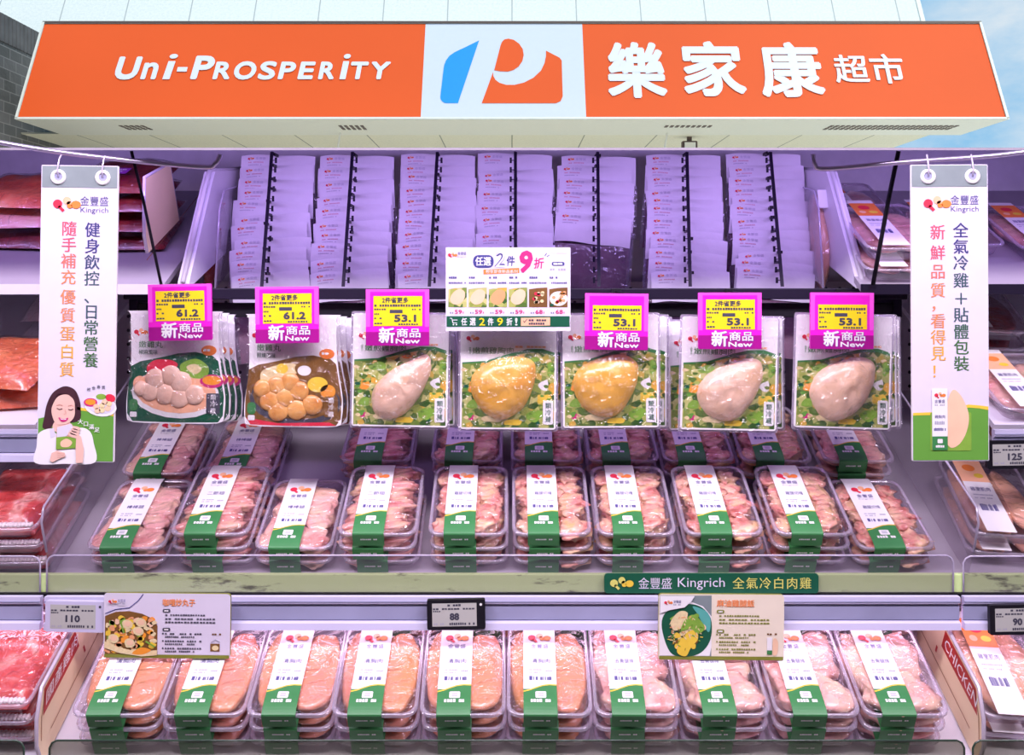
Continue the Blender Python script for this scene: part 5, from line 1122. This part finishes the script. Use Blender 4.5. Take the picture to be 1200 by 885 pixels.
def recipe(px0, py0, w, h, title, card, left, label, rot):
    Y = 1.702; s = Y / F
    t = thing('recipe_card', label, 'card', W(px0 + w / 2, py0 + h, Y)); t.rotation_euler = (0, R(rot), 0)
    d = Dec(); d.rect(1, h - 4.5, w - 1, h - .5, olive, 2)
    pw = 63 if left else 62
    if left:
        d.poly([(1.5, h - 4.5), (pw, h - 4.5), (pw, 38), (58, 30), (45, 24), (30, 21), (14, 22), (1.5, 27)], dishb, 1)
        d.ell(30, 58, 38, 16, white, 2) if False else None
        d.poly([(1.5, 64), (20, 70), (45, 73.5), (pw, 72), (pw, 66), (40, 68), (18, 63), (1.5, 56)], dishy, 6)
        rr_ = random.Random(8)
        for q in range(90):
            x = rr_.uniform(5, pw - 4); y = rr_.uniform(28, 68); 
            if y < 24 + abs(x - 28) * .22: continue
            d.blob([(x + 4.6 * math.cos(a) * rr_.uniform(.5, 1.1), y - 3.8 * math.sin(a) * rr_.uniform(.5, 1.1)) for a in (2 * math.pi * k / 6 for k in range(6))], rr_.choice([dishy, disho, dishg, chickp, yellow, chickp2, dishy]), 2 + q % 4, 2)
        for x, y in ((41, 44), (31, 58), (12, 53), (28, 36), (44, 34)): d.ell(x, y, 6.4, 5.2, dishy, 6, rot=20); d.ell(x + .4, y - .4, 4.0, 3.2, chickp, 7)
        d.line([(20, 32), (24, 46)], 2, dishg, 6); d.line([(50, 56), (60, 62)], 2, dishg, 6); d.blob([(34, 70), (44, 63), (56, 66), (46, 71)], disho, 7)
        d.line([(2, 24), (14, 19), (30, 17), (40, 9), (46, 1)], .9, navy, 3)
    else:
        d.rect(1.5, 1.5, pw, h - 4.5, greystrip, 1); 
        bw = [(1.5, h - 5), (60, h - 5), (pw, 62), (pw, 26), (52, 14), (38, 9), (16, 12), (1.5, 22)]
        d.poly([(x, y) for x, y in bw], white, 2); d.blob([(4, 40), (8, 22), (28, 12), (48, 14), (61, 28), (61, 52), (50, 68), (32, 73), (14, 68)][::-1], dgreen, 3)
        d.blob([(40, 14), (56, 20), (61, 32), (58, 44), (46, 24)][::-1], teal, 4)
        rr_ = random.Random(5)
        for q in range(34):
            a = rr_.random() * 6.28; r_ = rr_.random() ** .6; x = 31 + 22 * r_ * math.cos(a); y = 42 + 23 * r_ * math.sin(a)
            d.blob([(x + 4.6 * math.cos(b_) * rr_.uniform(.4, 1.1), y - 4.2 * math.sin(b_) * rr_.uniform(.4, 1.1)) for b_ in (2 * math.pi * k / 6 for k in range(6))], rr_.choice([dishy, dishy, yellow, dishb, dishg, chickp]), 5 + q % 3, 2)
        d.blob([(22, 68), (24, 56), (34, 44), (44, 42), (46, 52), (38, 62), (32, 72)][::-1], yellow, 8); d.blob([(26, 42), (32, 28), (42, 24), (54, 38), (46, 46), (38, 40)][::-1], dishg, 9); d.blob([(14, 32), (24, 20), (34, 22), (28, 38), (18, 42)][::-1], dishy, 8)
        for q in range(70):
            a = rr_.random() * 6.28; r_ = rr_.random() ** .5; x = 30 + 20 * r_ * math.cos(a); y = 43 + 20 * r_ * math.sin(a); b_ = rr_.random() * 3.14; L_ = rr_.uniform(1.5, 4)
            d.line([(x, y), (x + L_ * math.cos(b_), y + L_ * math.sin(b_))], rr_.uniform(.6, 1.4), rr_.choice([dishy, dishy, yellow, dishb, dishg, chickp, chickp2]), 9 + (q % 9) * .1)
        d.poly([(1.5, 22), (14, 18), (30, 15), (38, 8), (42, 1.5), (1.5, 1.5)], white, 10)
    z = 11; logo(d, 11, 9.5, 10, z); d.text('金豐盛', 17, 6.5, 26, 10, inkblue, z); d.bits(17, 11, 26, 12.5, inkgrey, z, 3, 5)
    d.text(title, pw + 6, 6, pw + (44 if left else 50), 14.5, peach, 3, bold=.03); d.text(title, pw + 6, 6, pw + (44 if left else 50), 14.5, orange, 4)
    tm = ink if left else olive
    for k, y in enumerate((18, 40 if left else 41)): d.rr(pw + 6, y, pw + 15, y + 4, 1.6, tm, 3); d.bits(pw + 8, y + 1, pw + 13, y + 3, white, 4, k, 3, .2)
    for k, y in enumerate((24, 28.5, 32.5)): d.bits(pw + 9, y, pw + (56 if k < 1 else 68), y + 1.9, tm, 3, k + 2, 16)
    for k, y in enumerate((46, 49.5, 54.5, 58, 63, 66.5)): d.bits(pw + 9, y, pw + 52 - 8 * (k % 2), y + 1.9, tm, 3, k + 7, 15)
    for y in (46.8, 55.3, 63.8): d.ell(pw + 6.5, y, 1.1, 1.1, tm, 3, n=8)
    if left: d.rect(w - 23, 58, w - 12, 67, dishb, 3); d.ell(w - 17, 63, 4, 3, dishy, 4); d.line([(w - 22, 56.5), (w - 17, 53.5), (w - 12, 56)], .8, inkgrey, 3); d.bits(w - 21, 46, w - 10, 48, dishb, 3, 3, 4)
    else: d.rect(w - 20, 50, w - 14, 70, white, 3); d.rect(w - 20, 65, w - 14, 70, green, 4); d.blob([(w - 13, 70), (w - 13, 54), (w - 10, 51), (w - 7, 56), (w - 8, 69)], chickp, 3); d.bits(w - 20, 45, w - 8, 47, dishb, 3, 3, 4)
    plate(t, 'card', w, h, s, 0.006, card, 4, d, mside=olive)
    MB().box((-0.05, 0.003, h * s * .5), (0.05, 0.008, h * s * .8), acry_e).build('clip', t)
recipe(122, 695, 148, 76, '咖哩炒丸子', lilacw, True, 'white recipe card picturing sliced meatballs with carrots', 0.6)
recipe(771, 696, 147, 77, '麻油雞腿飯', mat('card_cream', (0.84, 0.76, 0.60), .5, var=.02), False, 'cream recipe card picturing a green bowl of chicken', 0.4)
# green brand strip on the shelf lip
t = thing('shelf_strip', 'dark green strip with pale lettering clipped to the middle shelf lip', 'shelf strip', W(833.5, 695, 1.733)); s = 1.733 / F
d = Dec(); logo(d, 20, 11.5, 27, 3, True); d.text('金豐盛', 40, 4.5, 79, 17.5, lilacw, 2, bold=.005); d.text('Kingrich', 86, 4.5, 141, 19, lilacw, 2, bold=.012)
for k, ch in enumerate('全氣冷白肉雞'): d.em(ch, 157 + k * 15.7, 11, 14.5, gold, 2, bold=.012)
plate(t, 'printed_strip', 251, 23, s, 0.004, dgreen, 4, d)
MB().box((-0.16, 0.002, 0.003), (0.16, 0.0035, 0.02), blackp).build('backing_clip', t)
